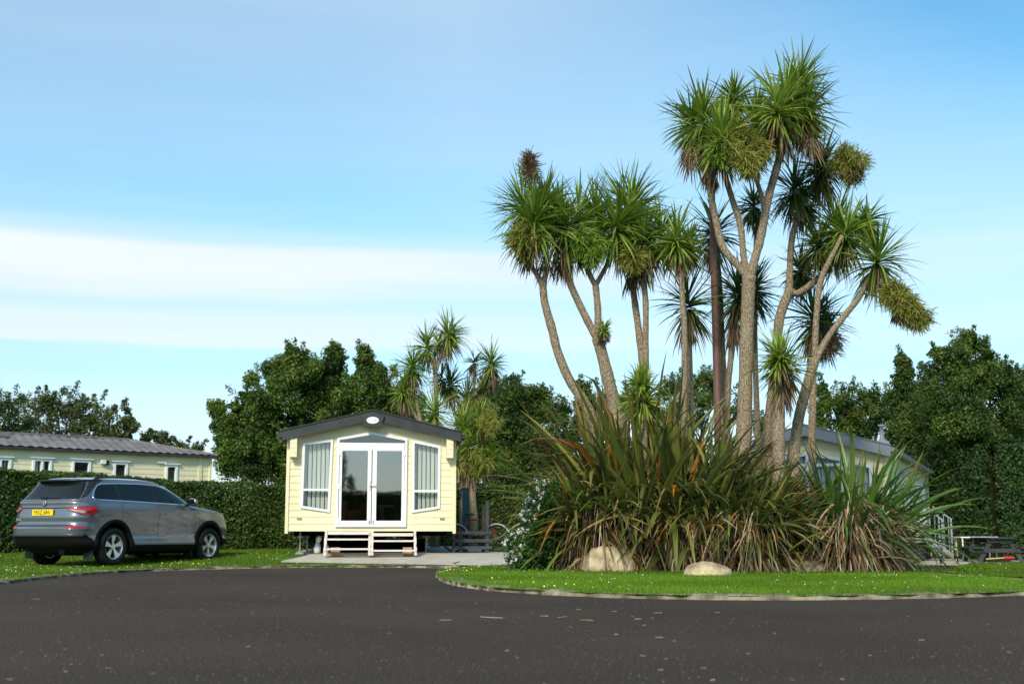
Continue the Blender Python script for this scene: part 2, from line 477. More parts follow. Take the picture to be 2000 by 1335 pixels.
def grass(name, poly, dens, hgt, wid, off, colors, box=None, weights=None, cull=None, near=None):
    xs = [p[0] for p in poly]; ys = [p[1] for p in poly]
    x0, x1, y0, y1 = box or (min(xs), max(xs), min(ys), max(ys))
    n = int((x1 - x0) * (y1 - y0) * dens)
    X = rng.uniform(x0, x1, n); Y = rng.uniform(y0, y1, n)
    m = poly_mask(poly, X, Y)
    m &= np.abs(X) < Y * .45 + 1.5
    if cull is not None: m &= ~poly_mask(cull, X, Y)
    X, Y = X[m], Y[m]; n = len(X)
    Z = g(X, Y) + off
    az = rng.uniform(0, 2 * math.pi, n); h = hgt * rng.uniform(.55, 1.35, n); ww = wid * rng.uniform(.7, 1.3, n)
    patchy = .85 + .3 * (np.sin(X * 1.3 + np.sin(Y * 1.7) * 1.5) * .5 + .5)
    lean = rng.normal(size=(n, 2)) * .35
    dx, dy = np.cos(az) * ww / 2, np.sin(az) * ww / 2
    V = np.zeros((n, 3, 3)); V[:, 0] = np.stack([X - dx, Y - dy, Z], 1); V[:, 1] = np.stack([X + dx, Y + dy, Z], 1)
    V[:, 2] = np.stack([X + lean[:, 0] * h, Y + lean[:, 1] * h, Z + h], 1)
    C = pal(n, colors, weights or [1] * len(colors)) * patchy[:, None]
    o = np_mesh(name, V.reshape(-1, 3), np.arange(n * 3).reshape(-1, 3), GRASSB, None, np.repeat(C, 3, 0))
    return o

# ---- terrain
xs = np.concatenate([np.linspace(-900, -60, 12), np.arange(-55, 56, 1.5), np.linspace(60, 900, 12)])
ys = np.concatenate([np.linspace(-500, -20, 10), np.arange(-15, 60, 1.5), np.linspace(62, 1500, 16)])
gx, gy = np.meshgrid(xs, ys); Z = g(gx, gy) - .06
V = np.stack([gx, gy, Z], -1).reshape(-1, 3); nx = len(xs); ny = len(ys)
ii = (np.arange(ny - 1)[:, None] * nx + np.arange(nx - 1)[None]).ravel()
tag(np_mesh('ground', V, np.stack([ii, ii + 1, ii + nx + 1, ii + nx], 1), M_GROUND, smooth=True), kind='structure')

# road sheet: the broad drive in front and the lane round the island
road_poly = [(-45, -12), (45, -12), (45, 37), (30, 33), (11.8, 31.9), (8.6, 30.2), (3, 27.2), (0.2, 26.6), (-3.0, 26.2), (-45, 24)]
patch('road', road_poly, 0.0, M_ASPH, 1.2)

# left lawn with its kerb
lw = smooth2([tuple(G(*p)[:2]) for p in [(-900, 1240), (-500, 1190), (-250, 1163), (-80, 1149), (0, 1141), (100, 1129), (250, 1117), (430, 1111), (600, 1108), (780, 1106.5), (893, 1105.5)]], 5)
lawnL = lw + [tuple(G(903, 1098)[:2]), tuple(G(880, 1092)[:2]), (-.9, 27.4), (-.6, 36), (-.5, 46), (-40, 46), (-45, 10)]
patch('lawn', lawnL, .035, M_GRASS, .8)
kerb('kerb', lw, .26, .05)
# concrete pad under the cream home
pad = [tuple(G(546, 1089)[:2]), tuple(G(1000, 1092)[:2]), tuple(G(1010, 1084)[:2]), (-.6, 30.5), (-.9, 40.5), (-6.2, 40.5)]
patch('pavement', pad, .05, M_CONC, .8)
patch('footpath', [tuple(G(*p)[:2]) for p in [(880, 1092), (903, 1092.5), (915, 1105), (893, 1105)]], .045, M_WORN, .3)
lawnM = [(-.55, 30.4), (1.0, 27.9), (3.5, 28.6), (7, 31), (4, 33), (6, 46), (-.5, 46)]
patch('lawn', lawnM, .035, M_GRASS, .9)

# island
isl_px = [(852, 1127), (872, 1139), (925, 1149.5), (1000, 1157), (1150, 1165), (1300, 1169.5), (1500, 1171.5), (1700, 1170), (1850, 1167), (2000, 1162), (2120, 1155), (2190, 1148),
          (2120, 1142.5), (2000, 1137.5), (1880, 1128.5), (1760, 1121), (1600, 1115.5), (1350, 1111), (1100, 1109), (960, 1110), (890, 1114), (857, 1120)]
isl = smooth2([tuple(G(*p)[:2]) for p in isl_px], 6, closed=True)
def gmound(p): return p
patch('lawn', isl, .045, M_GRASS, .6)
kerb('kerb', isl, .30, .06, closed=True)
# right-hand lawn and slabs
rl = [tuple(G(*p)[:2]) for p in [(1852, 1123), (1868, 1112), (1893, 1102), (1990, 1100.5), (2250, 1100.5), (2500, 1110), (2300, 1136), (2000, 1131), (1920, 1127)]]
patch('lawn', rl, .035, M_GRASS, .8)
patch('footpath', [tuple(G(*p)[:2]) for p in [(1849, 1124), (1862, 1114), (1880, 1108), (1872, 1117), (1868, 1125)]], .06, M_WORN, .3)
slab = [tuple(G(*p)[:2]) for p in [(1640, 1102), (1870, 1105), (1893, 1101.5), (2300, 1099.5)]] + [(24, 36), (22, 47), (12, 47), (6.2, 34)]
patch('pavement', slab, .02, M_CONC, 1.0)
# bare soil of the island bed
bed = smooth2([(-.2, 21.3), (1.0, 20.3), (3.2, 19.4), (5.2, 19.6), (7.4, 20.6), (8.0, 22.3), (6.5, 23.6), (3.5, 23.9), (.8, 23.7), (-.3, 22.6)], 5, closed=True)
patch('flower_bed', bed, .06, M_SOIL, .5)

GCOL = [(.13, .25, .012), (.165, .30, .018), (.10, .20, .010), (.21, .32, .03), (.28, .28, .08)]
o = grass('grass', isl, 2600, .034, .010, .04, GCOL, weights=[3, 3, 3, 1.4, .25], cull=bed); tag(o, 'short bright green grass of the island lawn', 'grass', kind='stuff')
GL = [(.11, .20, .012), (.14, .24, .018), (.085, .16, .010), (.18, .25, .03), (.24, .22, .07)]
o = grass('grass', lawnL, 900, .045, .014, .03, GL, box=(-14, -1.5, 17, 36), weights=[3, 3, 3, 1.4, .3], cull=pad); tag(o, 'mown green grass round the parked car', 'grass', kind='stuff')
o = grass('grass', rl, 700, .045, .016, .03, GL, weights=[3, 3, 3, 1.4, .3]); tag(o, 'mown grass patch in front of the picnic table', 'grass', kind='stuff')
# longer tufts where the lawn meets bed and kerb
def edge_tufts(name, line, n, w, hgt, label, colors):
    L = np.array([[p[0], p[1]] for p in line]); i = rng.integers(0, len(L), n); j = (i + 1) % len(L); t = rng.random(n)[:, None]
    q = L[i] * (1 - t) + L[j] * t + rng.normal(size=(n, 2)) * w
    seg = np.linalg.norm(L[i] - L[j], axis=1); keep = (seg < 2.5)
    q = q[keep]; n = len(q); az = rng.uniform(0, 6.28, n)
    D = np.stack([np.cos(az) * .5, np.sin(az) * .5, np.ones(n)], 1)
    V, Fq, T = blades(np.column_stack([q, g(q[:, 0], q[:, 1]) + .03]), D, hgt * rng.uniform(.5, 1.4, n), .012, .5, 3)
    return tag(blade_obj(name, [(V, Fq, np.repeat(pal(n, colors, [1] * len(colors))[:, None], T.shape[1], 1))], GRASSB, None), label, 'grass', kind='stuff')
edge_tufts('grass_tufts', bed, 5000, .12, .10, 'longer grass tufts round the foot of the flax bed', GCOL[:4])
def inset_line(L, d):
    out = []; n = len(L)
    for i in range(n):
        a, b = Vector(L[i - 1]), Vector(L[(i + 1) % n]); t = (b - a).normalized(); out.append((L[i][0] - t.y * d, L[i][1] + t.x * d))
    return out
edge_tufts('grass_tufts', inset_line([(p[0], p[1]) for p in isl], .36), 7000, .05, .05, 'ragged straw-tipped grass edge along the island kerb', GCOL[:4] + [(.30, .26, .09)] * 2)

# daisies and dandelions
def flecks(name, pts, r, colr, label, z=.05):
    V = []; Fs = []
    for x, y in pts:
        b = len(V); zz = gz(x, y, z + random.uniform(0, .02)); rr = r * random.uniform(.7, 1.2); tl = random.uniform(-.2, .6)
        for k in range(6):
            a = k * math.pi / 3; V.append((x + rr * math.cos(a), y + rr * .6 * math.sin(a), zz + rr * (.8 * math.sin(a))))
        V.append((x, y - .3 * rr, zz + .2 * rr))
        for k in range(6): Fs.append((b + k, b + (k + 1) % 6, b + 6))
    return tag(np_mesh(name, V, Fs, plain(name + '_petals', colr, .7)), label, 'flowers', kind='stuff')
def inpoly(poly, n, box):
    X = rng.uniform(box[0], box[1], n); Y = rng.uniform(box[2], box[3], n); m = poly_mask(poly, X, Y); return list(zip(X[m], Y[m]))
flecks('daisies', inpoly(isl, 230, (-2, 9, 12, 24)) , .0055, (.8, .8, .75), 'tiny white daisies in the island lawn', .07)
flecks('daisies', [p for p in inpoly(lawnL, 420, (-13, -1, 17, 28)) if not poly_mask(pad, np.array([p[0]]), np.array([p[1]]))[0]], .008, (.8, .8, .75), 'tiny white daisies in the lawn by the car', .06)
flecks('daisies', inpoly(rl, 200, (8, 20, 20, 36)) , .011, (.8, .8, .75), 'tiny white daisies in the lawn by the picnic table', .06)
dp = []
for c, k in [((1046, 1156), 2), ((1067, 1160), 2), ((1123, 1156), 2), ((915, 1117), 3), ((895, 1124), 3), ((973, 1141), 3), ((932, 1116), 2), ((1383, 1131), 5), ((1370, 1133), 3), ((880, 1122), 3), ((343, 1107), 4), ((390, 1105), 4)]:
    p = G(*c)
    for _ in range(k): dp.append((p.x + random.gauss(0, .12), p.y + random.gauss(0, .35)))
flecks('dandelions', dp, .010, (.85, .72, .02), 'yellow dandelions scattered at the lawn edges', .09)

# road litter
V, Fs = [], []
def stick(x, y, L, a, w, z=.004):
    b = len(V); dx, dy = math.cos(a) * L / 2, math.sin(a) * L / 2; sx, sy = -math.sin(a) * w, math.cos(a) * w
    for s, t in ((-1, -1), (1, -1), (1, 1), (-1, 1)): V.append((x + s * dx + t * sx, y + s * dy + t * sy, z))
    V.append((x - dx, y - dy, z + w)); V.append((x + dx, y + dy, z + w * 1.4))
    Fs.extend([(b, b + 1, b + 5, b + 4), (b + 3, b + 4, b + 5, b + 2)])
for (px, py, Lp) in [(1063, 1203, 22), (1098, 1205, 40), (1200, 1194, 14), (1285, 1197, 30), (1287, 1245, 20), (1146, 1211, 40), (990, 1271, 12), (870, 1211, 30), (960, 1206, 70), (1300, 1287, 16), (1392, 1329, 12), (1245, 1209, 18), (485, 1263, 16), (1800, 1250, 14), (70, 1170, 18), (1130, 1190, 10), (1400, 1196, 14)]:
    p = G(px, py); stick(p.x, p.y, .75 * Lp / (F / p.y), random.uniform(-1.1, 1.1), .0024)
for _ in range(300):
    y = 4.2 + rng.random() ** 1.5 * 15; x = rng.uniform(-.45, .45) * y
    if poly_mask(isl, np.array([x]), np.array([y]))[0] or poly_mask(lawnL, np.array([x]), np.array([y]))[0]: continue
    stick(x, y, rng.uniform(.006, .035), rng.uniform(0, 3.1), rng.uniform(.0006, .0018))
tag(np_mesh('road_litter', V, Fs, noisy('dry_straw', (.35, .25, .12), (.6, .5, .36), 3, .8)), 'dry twigs and leaf scraps scattered on the dark road', 'litter', kind='stuff')
V, Fs = [], []
for _ in range(3500):
    y = 4.0 + rng.random() ** 1.3 * 14; x = rng.uniform(-.45, .45) * y
    if poly_mask(isl, np.array([x]), np.array([y]))[0] or poly_mask(lawnL, np.array([x]), np.array([y]))[0]: continue
    b = len(V); s = rng.uniform(.001, .0035)
    for v in ((1, 0, 0), (0, 1, 0), (-1, 0, 0), (0, -1, 0), (0, 0, 1)): V.append((x + v[0] * s, y + v[1] * s, .001 + v[2] * s))
    for k in range(4): Fs.append((b + k, b + (k + 1) % 4, b + 4))
tag(np_mesh('grit', V, Fs, noisy('pale_grit', (.16, .15, .14), (.5, .47, .42), .9, .8)), 'pale loose grit on the dark road', 'grit', kind='stuff')

# ------------------------------------------------------------------ mobile homes
def cladding(name, x0, x1, z0, z1, thick, lap, mat, parent, openings, M=None, gable=None, course=.15):
    """lapped boards facing -y, cut by openings [(poly xz)], trimmed under gable (half width, eave z, ridge z)"""
    prof = [(thick, z0)]
    z = z0
    outer = []
    while z < z1 - 1e-4:
        zt = min(z + course, z1); outer += [(-lap, z), (-lap, z + .012), (0, zt)]; z = zt
    prof = [(thick, z0)] + outer + [(thick, z1)]
    mb = MB(); n = len(prof)
    vs = [(x0, p[0], p[1]) for p in prof] + [(x1, p[0], p[1]) for p in prof]
    mb.add(vs, [tuple(range(n)), tuple(range(2 * n - 1, n - 1, -1))] + [(i, (i + 1) % n, (i + 1) % n + n, i + n) for i in range(n)])
    o = mb.build(name, mat, None)
    if openings:
        cb = MB()
        for q in openings: cb.prism(q, -.3, thick + .3)
        c = cb.build('cut', mat, None)
        md = o.modifiers.new('b', 'BOOLEAN'); md.operation = 'DIFFERENCE'; md.solver = 'EXACT'; md.object = c
        apply_mods(o); bpy.data.objects.remove(c)
    if gable:
        hw, ez, rz_ = gable
        bm = bmesh.new(); bm.from_mesh(o.data)
        for s in (-1, 1):
            nrm = Vector((s * (rz_ - ez), 0, hw)).normalized()
            bmesh.ops.bisect_plane(bm, geom=bm.verts[:] + bm.edges[:] + bm.faces[:], plane_co=(0, 0, rz_), plane_no=nrm, clear_outer=True)
        bm.to_mesh(o.data); bm.free()
    if M is not None: o.data.transform(M)
    o.parent = parent
    return o

def inset(poly, d):
    n = len(poly); out = []
    A = sum(poly[i][0] * poly[(i + 1) % n][1] - poly[(i + 1) % n][0] * poly[i][1] for i in range(n))
    s = 1 if A > 0 else -1
    for i in range(n):
        p0, p1, p2 = Vector(poly[i - 1]), Vector(poly[i]), Vector(poly[(i + 1) % n])
        e1, e2 = (p1 - p0).normalized(), (p2 - p1).normalized()
        n1, n2 = Vector((-e1.y, e1.x)) * s, Vector((-e2.y, e2.x)) * s
        b = (n1 + n2).normalized(); out.append(tuple(p1 + b * (d / max(.3, b.dot(n1)))))
    return out

def at_frame(o, M):
    if M is not None: o.data.transform(M)
    return o

def window(parent, poly, M=None, fw=.055, mullions=(), blind=True, y0=-.045, y1=.05, glass=None, blind_gap=.095, dark_behind=False, name='window', hood=False):
    """poly in (x,z) in the wall's plane, wall faces -y"""
    inn = inset(poly, fw)
    mb = MB().ring(poly, inn, y0, y1)
    xs = [p[0] for p in inn]; zs = [p[1] for p in inn]
    for m in mullions:
        if m[0] == 'h': mb.box(min(xs) + .002, max(xs) - .002, y0 + .004, y1 - .004, m[1] - fw * .45, m[1] + fw * .45)
        else: mb.box(m[1] - fw * .45, m[1] + fw * .45, y0 + .004, y1 - .004, min(zs) + .002, max(zs) - .002)
    if hood: mb.box(min(xs) - fw - .06, max(xs) + fw + .06, y0 - .04, .0, max(zs) + fw + .002, max(zs) + fw + .03)
    w = at_frame(mb.build(name, M_WHITE, parent, bevel=.006), M)
    at_frame(MB().prism(inset(poly, fw - .004), .005, .012).build('glass', glass or M_GLASS, w), M)
    if blind:
        b = MB(); x = min(xs) + .03
        while x < max(xs) - .02:
            # slat height follows the opening
            zt = min(zs); zb = max(zs)
            cr = []
            for i in range(len(inn)):
                (ax, az), (bx, bz) = inn[i], inn[(i + 1) % len(inn)]
                if (ax > x) != (bx > x): cr.append(az + (bz - az) * (x - ax) / (bx - ax))
            if len(cr) >= 2:
                Mr = Matrix.Translation((x, .13, 0)) @ Matrix.Rotation(R(24 + random.uniform(-4, 4)), 4, 'Z')
                b.box(-.041, .041, -.0015, .0015, min(cr) - .02, max(cr) + .02, Mr)
            x += blind_gap
        at_frame(b.build('blind', M_BLIND, w), M)
    return w

def gable_roof(parent, hw, L, ez, rz_, over, mat, fascia_h, fascia_mat, y_over=.28, tiles=False, name='roof'):
    """ez: roof underside height at the wall line"""
    sl = (rz_ - ez) / hw; xo = hw + over; zo = ez - over * sl; th = .06
    mb = MB()
    if not tiles:
        for s in (-1, 1):
            mb.add([(0, -y_over + .03, rz_ + .02), (s * xo, -y_over + .03, zo + .02), (s * xo, L + y_over, zo + .02), (0, L + y_over, rz_ + .02),
                    (0, -y_over + .03, rz_ + .02 + th), (s * xo, -y_over + .03, zo + .02 + th), (s * xo, L + y_over, zo + .02 + th), (0, L + y_over, rz_ + .02 + th)],
                   [(0, 1, 2, 3), (7, 6, 5, 4), (0, 4, 5, 1), (2, 6, 7, 3), (1, 5, 6, 2), (0, 3, 7, 4)])
    ro = mb.build(name, mat, parent) if not tiles else None
    # barge board: bent strip with the face looking forward
    for y0, y1 in ((-y_over, -y_over + .03), (L + y_over, L + y_over + .03)):
        b = MB()
        top = [(-xo, zo + .10), (0, rz_ + .13), (xo, zo + .10)]; bot = [(xo, zo + .10 - fascia_h), (0, rz_ + .13 - fascia_h), (-xo, zo + .10 - fascia_h)]
        for s in (-1, 1):
            b.prism([(0, rz_ + .13), (s * xo, zo + .10), (s * xo, zo + .10 - fascia_h), (0, rz_ + .13 - fascia_h)], y0, y1)
            b.prism([(0, rz_ + .145), (s * (xo + .01), zo + .115), (s * (xo + .01), zo + .093), (0, rz_ + .123)], y0 - .025, y1 + .02)
        b.build('barge_board', fascia_mat, parent)
    g_ = MB()
    for s in (-1, 1): g_.box(min(s * xo, s * (xo + .09)), max(s * xo, s * (xo + .09)), -y_over + .06, L + y_over - .03, zo - .04, zo + .05)
    g_.build('gutter', fascia_mat, parent)
    return ro

# ---- the cream home with french doors
W1 = 1.83; Z0 = .50      # cladding starts Z0 over the pad
hx, hy = (728 - 1000) / F * 27.35, 27.3
h1 = empty('mobile_home', (hx, hy, gz(hx, hy, .05)), R(6.4),
           'cream clad mobile home with white double doors and charcoal gable roof, standing gable end on', 'mobile home')
def q(px, py):   # photo measure -> local metres on the front wall
    return ((px - 728.5) / 88.0, (1035 - py) / 88.0 + .50)
Lw = [q(593, 991), q(649.5, 999.5), q(653, 858), q(594.5, 866)]
Rw = [q(807, 1000), q(861.5, 991.5), q(862, 870), q(806, 859)]
Dr = [q(660, 1027), q(796.5, 1027), q(797, 856), q(728.5, 844), q(660.5, 856)]
EZ, RZ = 2.60, 3.005
cladding('wall', -W1, W1, Z0, RZ + .05, .06, .010, M_CREAM, h1, [inset(Lw, .03), inset(Rw, .03), inset(Dr, .03)], gable=(W1, EZ, RZ))
for s in (-1, 1):   # side walls
    Ms = Matrix.Translation((s * W1, 5, 0)) @ Matrix.Rotation(s * math.pi / 2, 4, 'Z')
    cladding('side_wall', -4.995, 4.995, Z0, EZ, .06, .010, M_CREAM, h1, [], Ms)
cladding('back_wall', -W1, W1, Z0, RZ + .05, .06, .010, M_CREAM, h1, [], Matrix.Translation((0, 10.0, 0)) @ Matrix.Rotation(math.pi, 4, 'Z'), gable=(W1, EZ, RZ))
for s in (-1, 1):
    MB().box(s * W1 - .035, s * W1 + .035, -.035, .03, Z0 - .05, EZ + .02).build('corner_post', M_CREAM, h1)
    b = MB(); b.box(s * 1.71 - .075, s * 1.71 + .075, -.24, -.016, EZ - .50, EZ + .06)
    for k in range(5): b.box(s * 1.71 - .078, s * 1.71 + .078, -.246, -.2, EZ - .50 + k * .1, EZ - .485 + k * .1)
    b.build('bracket', M_CREAM, h1)
    b = MB().box(s * 1.56 - .05, s * 1.56 + .05, -.035, -.014, .76, .79); b.build('vent', M_STEEL, h1)
gable_roof(h1, W1, 10, EZ, RZ, .13, M_CHAR, .215, M_CHAR)
# raised centre of the barge board with the oval plate
zc = q(0, 820)[1]
sb = MB(); sb.prism([(-.26, zc + .05), (0, zc + .155), (.26, zc + .05), (.17, zc - .19), (-.17, zc - .19)], -.335, -.282); bp_ = sb.build('barge_centre', M_CHAR, h1, bevel=.008)
el = [(.135 * math.cos(a), zc - .035 + .075 * math.sin(a)) for a in np.linspace(0, 2 * math.pi, 40, endpoint=False)]
pl_ = MB().prism(el, -.350, -.337).build('oval_plate', M_WHITE, bp_)
m_ = MB()
for k, (x, w, dz) in enumerate([(-.10, .022, .004), (-.07, .02, .008), (-.045, .02, .007), (-.015, .018, -.004), (.01, .022, .002), (.035, .016, .006)]):
    m_.prism([(x, zc - .04 + dz), (x + w, zc - .038 + dz), (x + w, zc - .03 + dz), (x, zc - .032 + dz)], -.3535, -.351)
m_.build('lettering', plain('pale_grey_ink', (.45, .45, .5), .6), pl_)
MB().prism([(.062 + .018 * math.cos(a), zc - .03 + .016 * math.sin(a)) for a in np.linspace(0, 6.28, 9)[:-1]], -.3537, -.351).build('emblem', plain('pink_ink', (.75, .3, .42), .6), pl_)
window(h1, Lw, mullions=[('h', q(0, 956)[1])])
window(h1, Rw, mullions=[('h', q(0, 958)[1])])
# door frame, fanlight and two doors
inn = inset(Dr, .055)
fr = MB().ring(Dr, inn, -.06, .05)
fr.box(inn[0][0] + .002, inn[1][0] - .002, -.056, .046, q(0, 879)[1], q(0, 865)[1])
dfr = fr.build('door_frame', M_WHITE, h1, bevel=.006)
fan = [(inn[0][0] + .03, q(0, 864.5)[1]), (inn[1][0] - .03, q(0, 864.5)[1]), (inn[1][0] - .03, q(0, 860)[1]), (0, q(0, 849)[1]), (inn[0][0] + .03, q(0, 860)[1])]
fl_ = MB().prism([(x, z) for x, z in [(inn[0][0], q(0, 865)[1]), (inn[1][0], q(0, 865)[1]), (inn[2][0], inn[2][1]), (inn[3][0], inn[3][1]), (inn[4][0], inn[4][1])]], -.01, 0).build('fanlight', glassmat('fan_glass', (.3, .32, .36), .12), h1)
bl_ = MB().prism([(inn[0][0], q(0, 865)[1]), (inn[1][0], q(0, 865)[1]), (inn[2][0], inn[2][1]), (inn[3][0], inn[3][1]), (inn[4][0], inn[4][1])], .05, .055).build('fanlight_screen', plain('grey_screen', (.22, .23, .26), .7), fl_)
for s, (a, b, ga, gb) in ((-1, (666, 728, 671, 720.5)), (1, (729.5, 791.5, 738, 786.5))):
    ou = [q(a, 1024), q(b, 1024), q(b, 879), q(a, 879)]; gi = [q(ga, 1015), q(gb, 1015), q(gb, 880.5), q(ga, 880.5)]
    d_ = MB().ring(ou, gi, -.052, .03).build('door', M_WHITE, h1, bevel=.005)
    MB().prism(inset(gi, -.004), -.012, -.004).build('glass', M_DGLASS, d_)
    for py in (886, 950, 1016):
        x = q(a if s < 0 else b, 0)[0]; MB().box(x - .02, x + .02, -.075, -.05, q(0, py)[1] - .05, q(0, py)[1] + .05).build('hinge', M_WHITE, d_)
    if s < 0:
        hd = MB(); hz_ = q(0, 947)[1]
        hd.box(-.055, -.02, -.066, -.05, hz_ - .11, hz_ + .10); hd.box(-.05, .10, -.11, -.09, hz_ - .012, hz_ + .012); hd.box(-.05, -.028, -.1, -.06, hz_ - .012, hz_ + .012)
        hd.build('handle', plain('pale_metal', (.75, .72, .6), .35, .3), d_)
    cb_ = MB(); x = q(b if s < 0 else a, 0)[0] - s * -.0; cb_.box(x + s * .035 - .012, x + s * .035 + .012, -.066, -.05, q(0, 1022)[1], q(0, 1014)[1]); cb_.build('bolt', M_STEEL, d_)
# inside shell and chassis
fl = MB(); fl.box(-1.76, 1.76, .062, 9.93, Z0 + .02, Z0 + .06); fl.build('floor', M_INT, h1)
iw = MB(); iw.box(-1.76, 1.76, 5.0, 5.05, Z0 + .061, EZ - .1); iw.box(-1.765, -1.755, .07, 4.99, Z0 + .061, EZ - .1); iw.box(1.755, 1.765, .07, 4.99, Z0 + .061, EZ - .1); iw.box(-1.76, 1.76, .062, 9.93, EZ - .09, EZ - .05)
iw.build('inner_wall', M_INT, h1)
ch = MB()
for x in (-.75, .75): ch.box(x - .04, x + .04, .15, 9.9, Z0 - .17, Z0 + .018)
for y in (.5, 2.5, 4.5, 6.5, 9): ch.box(-1.7, 1.7, y - .03, y + .03, Z0 - .10, Z0 + .016)
ch.build('chassis', M_DARK, h1)
for (x, y) in ((-1.55, .35), (-1.42, .9), (1.25, .9), (-1.2, 3), (1.3, 3), (.7, 5.5), (-.7, 5.5)):
    j = MB(); j.tube([(x, y, .0), (x, y, Z0 + .0)], .022, 8); j.box(x - .09, x + .09, y - .09, y + .09, 0, .03); j.box(x - .05, x + .05, y - .05, y + .05, Z0 - .14, Z0 - .11)
    j.build('jack_stand', M_STEEL, h1)
for x in (-1.0, 1.0):
    for y in (4.2, 5.1):
        w = MB(); w.tube([(x - .09, y, .3), (x + .09, y, .3)], .28, 20); w.build('wheel', M_DARK, h1)
MB().box(-1.3, 1.3, 2.6, 2.7, .0, Z0 - .18).build('underfloor_dark_panel', M_DARK, h1)  # dark panel added to close the see-through gap, standing for shade under the home
tb = MB(); tb.bar((-.35, -.1 + .3, Z0 - .12), (0, 1.4, Z0 - .12), .05); tb.bar((.35, .2, Z0 - .12), (0, 1.4, Z0 - .12), .05); tb.build('drawbar', M_DARK, h1)

def in_h1(x, y, z=0):   # local point of the cream home in the world
    c, s = math.cos(R(6.4)), math.sin(R(6.4)); return Vector((hx + x * c - y * s, hy + x * s + y * c, gz(hx, hy, .05) + z))

# things inside, seen through the doors
fp = empty('fireplace', in_h1(.45, 2.2, Z0 + .06), R(6.4), 'cream fireplace surround with black opening seen through the right door', 'fireplace')
b = MB(); b.box(-.26, -.14, 0, .25, 0, .5); b.box(.14, .26, 0, .25, 0, .5); b.box(-.30, .30, -.04, .27, .501, .56); b.build('surround', plain('cream_paint', (.75, .68, .5), .5), fp)
MB().box(-.139, .139, .08, .24, 0, .5).build('firebox', M_BLACK, fp)
def armchair(x, y, rz, lab):
    a = empty('armchair', in_h1(x, y, Z0 + .06), R(6.4 + rz), lab, 'armchair', 'armchairs inside the cream home')
    mt = plain('russet_cloth', (.22, .06, .04), .9)
    MB().box(-.33, .33, -.3, .3, .12, .42).build('seat', mt, a, bevel=.05); MB().box(-.33, .33, .18, .34, .421, .95).build('backrest', mt, a, bevel=.06)
    for s in (-1, 1): MB().box(s * .4 - .07, s * .4 + .07, -.3, .34, .1, .62).build('armrest', mt, a, bevel=.04)
armchair(-.45, 1.6, 40, 'russet armchair seen through the left glass door'); armchair(1.05, 1.7, -50, 'russet armchair behind the right glass door, beside the cream fireplace')

# steps in front of the doors
st = empty('wooden_steps', in_h1(0, -.02), R(6.4), 'weathered pinkish wooden double steps in front of the white double doors', 'steps')
xl, xm, xr = (644.5 - 728.5) / 88, (729 - 728.5) / 88, (812 - 728.5) / 88
for (xa, xb, dz) in ((xl, xm, 0), (xm, xr, -.035)):
    for k, (zt, y) in enumerate(((.49, -.3), (.345, -.60), (.145, -.88))):
        MB().box(xa + .035, xb - .035, y - .16, y + .16, zt + dz - .035, zt + dz).build('tread', M_WOOD, st, bevel=.004)
        if k == 0: MB().box(xa + .036, xb - .036, y - .19, y - .161, zt + dz - .06, zt + dz + .005).build('riser', M_WOOD, st)
for x in (xl, xm - .028, xm + .028, xr):
    b = MB()
    for (zt, y) in ((.49, -.3), (.345, -.62), (.145, -.9)):
        b.box(x - .026, x + .026, y - .14, y - .08, 0, zt + .02)
    b.bar((x, -.15, .45), (x, -1.04, .05), .03, .1)
    b.build('post', M_WOOD, st)
for px in (663, 798):
    bk = MB(); bk.box(-.10, .10, -.1, .1, 0, .09); bk.box(-.10, .10, -.1, .1, .094, .16); o = bk.build('concrete_block', M_BRICK, None, bevel=.006)
    o.location = in_h1((px - 728.5) / 88, -.55); o.rotation_euler.z = R(6.4)
    tag(o, 'pale brown block under the %s end of the wooden steps' % ('left' if px < 700 else 'right'), 'block', 'blocks under the wooden steps')
# white things under the home
j = empty('garden_ornament', in_h1(-1.18, .55), R(20), 'small white dog-like ornament under the left end of the cream home', 'ornament')
b = MB(); b.tube([(0, 0, .02), (0, 0, .12), (.01, 0, .2), (0, 0, .26)], [.07, .085, .06, .04], 12); b.build('body', M_WHITE, j, smooth=True)
b = MB(); b.tube([(0, 0, .25), (.02, -.02, .31), (.03, -.04, .37), (.02, -.03, .41)], [.035, .065, .06, .02], 12); b.build('head', M_WHITE, j, smooth=True)
j = empty('water_container', in_h1(-.98, .7), R(20), 'small white water bottle standing beside the white ornament under the home', 'bottle')
b = MB(); b.tube([(0, 0, 0), (0, 0, .16), (0, 0, .19), (0, 0, .22)], [.06, .06, .03, .022], 12); b.build('body', M_WHITE, j, smooth=True); MB().tube([(0, 0, .22), (0, 0, .245)], .026, 10).build('cap', M_TEAL, j)

# dark deck steps on the right of the cream home
dk = empty('side_steps', in_h1(2.28, .6), R(6.4), 'dark grey slatted wooden steps with a tall newel post beside the cream home', 'steps')
b = MB()
MB().box(.30, .37, -.1, -.03, -.02, 1.17).build('newel_post', M_DKWOOD, dk, bevel=.004)
for x in (-.42, ): MB().box(x - .03, x + .03, -.1, -.04, -.02, .47).build('post', M_DKWOOD, dk)
for k, z in enumerate((.10, .255, .43)):
    MB().box(-.40, .44, -.13, -.101, z, z + .07).build('rail', M_DKWOOD, dk); MB().box(-.40, .44, .9, .93, z, z + .07).build('rail', M_DKWOOD, dk)
MB().box(.22, .29, .0, .95, .38, .46).build('side_rail', M_DKWOOD, dk); MB().box(.30, .37, .9, .97, -.02, 1.1).build('newel_post', M_DKWOOD, dk)
for z in (.1, .25): MB().box(-.4, .28, .1, .88, z, z + .03).build('tread', M_DKWOOD, dk)
tp = empty('teal_post', in_h1(2.24, 2.2), 0, 'tall flat teal post rising behind the dark side steps', 'post')
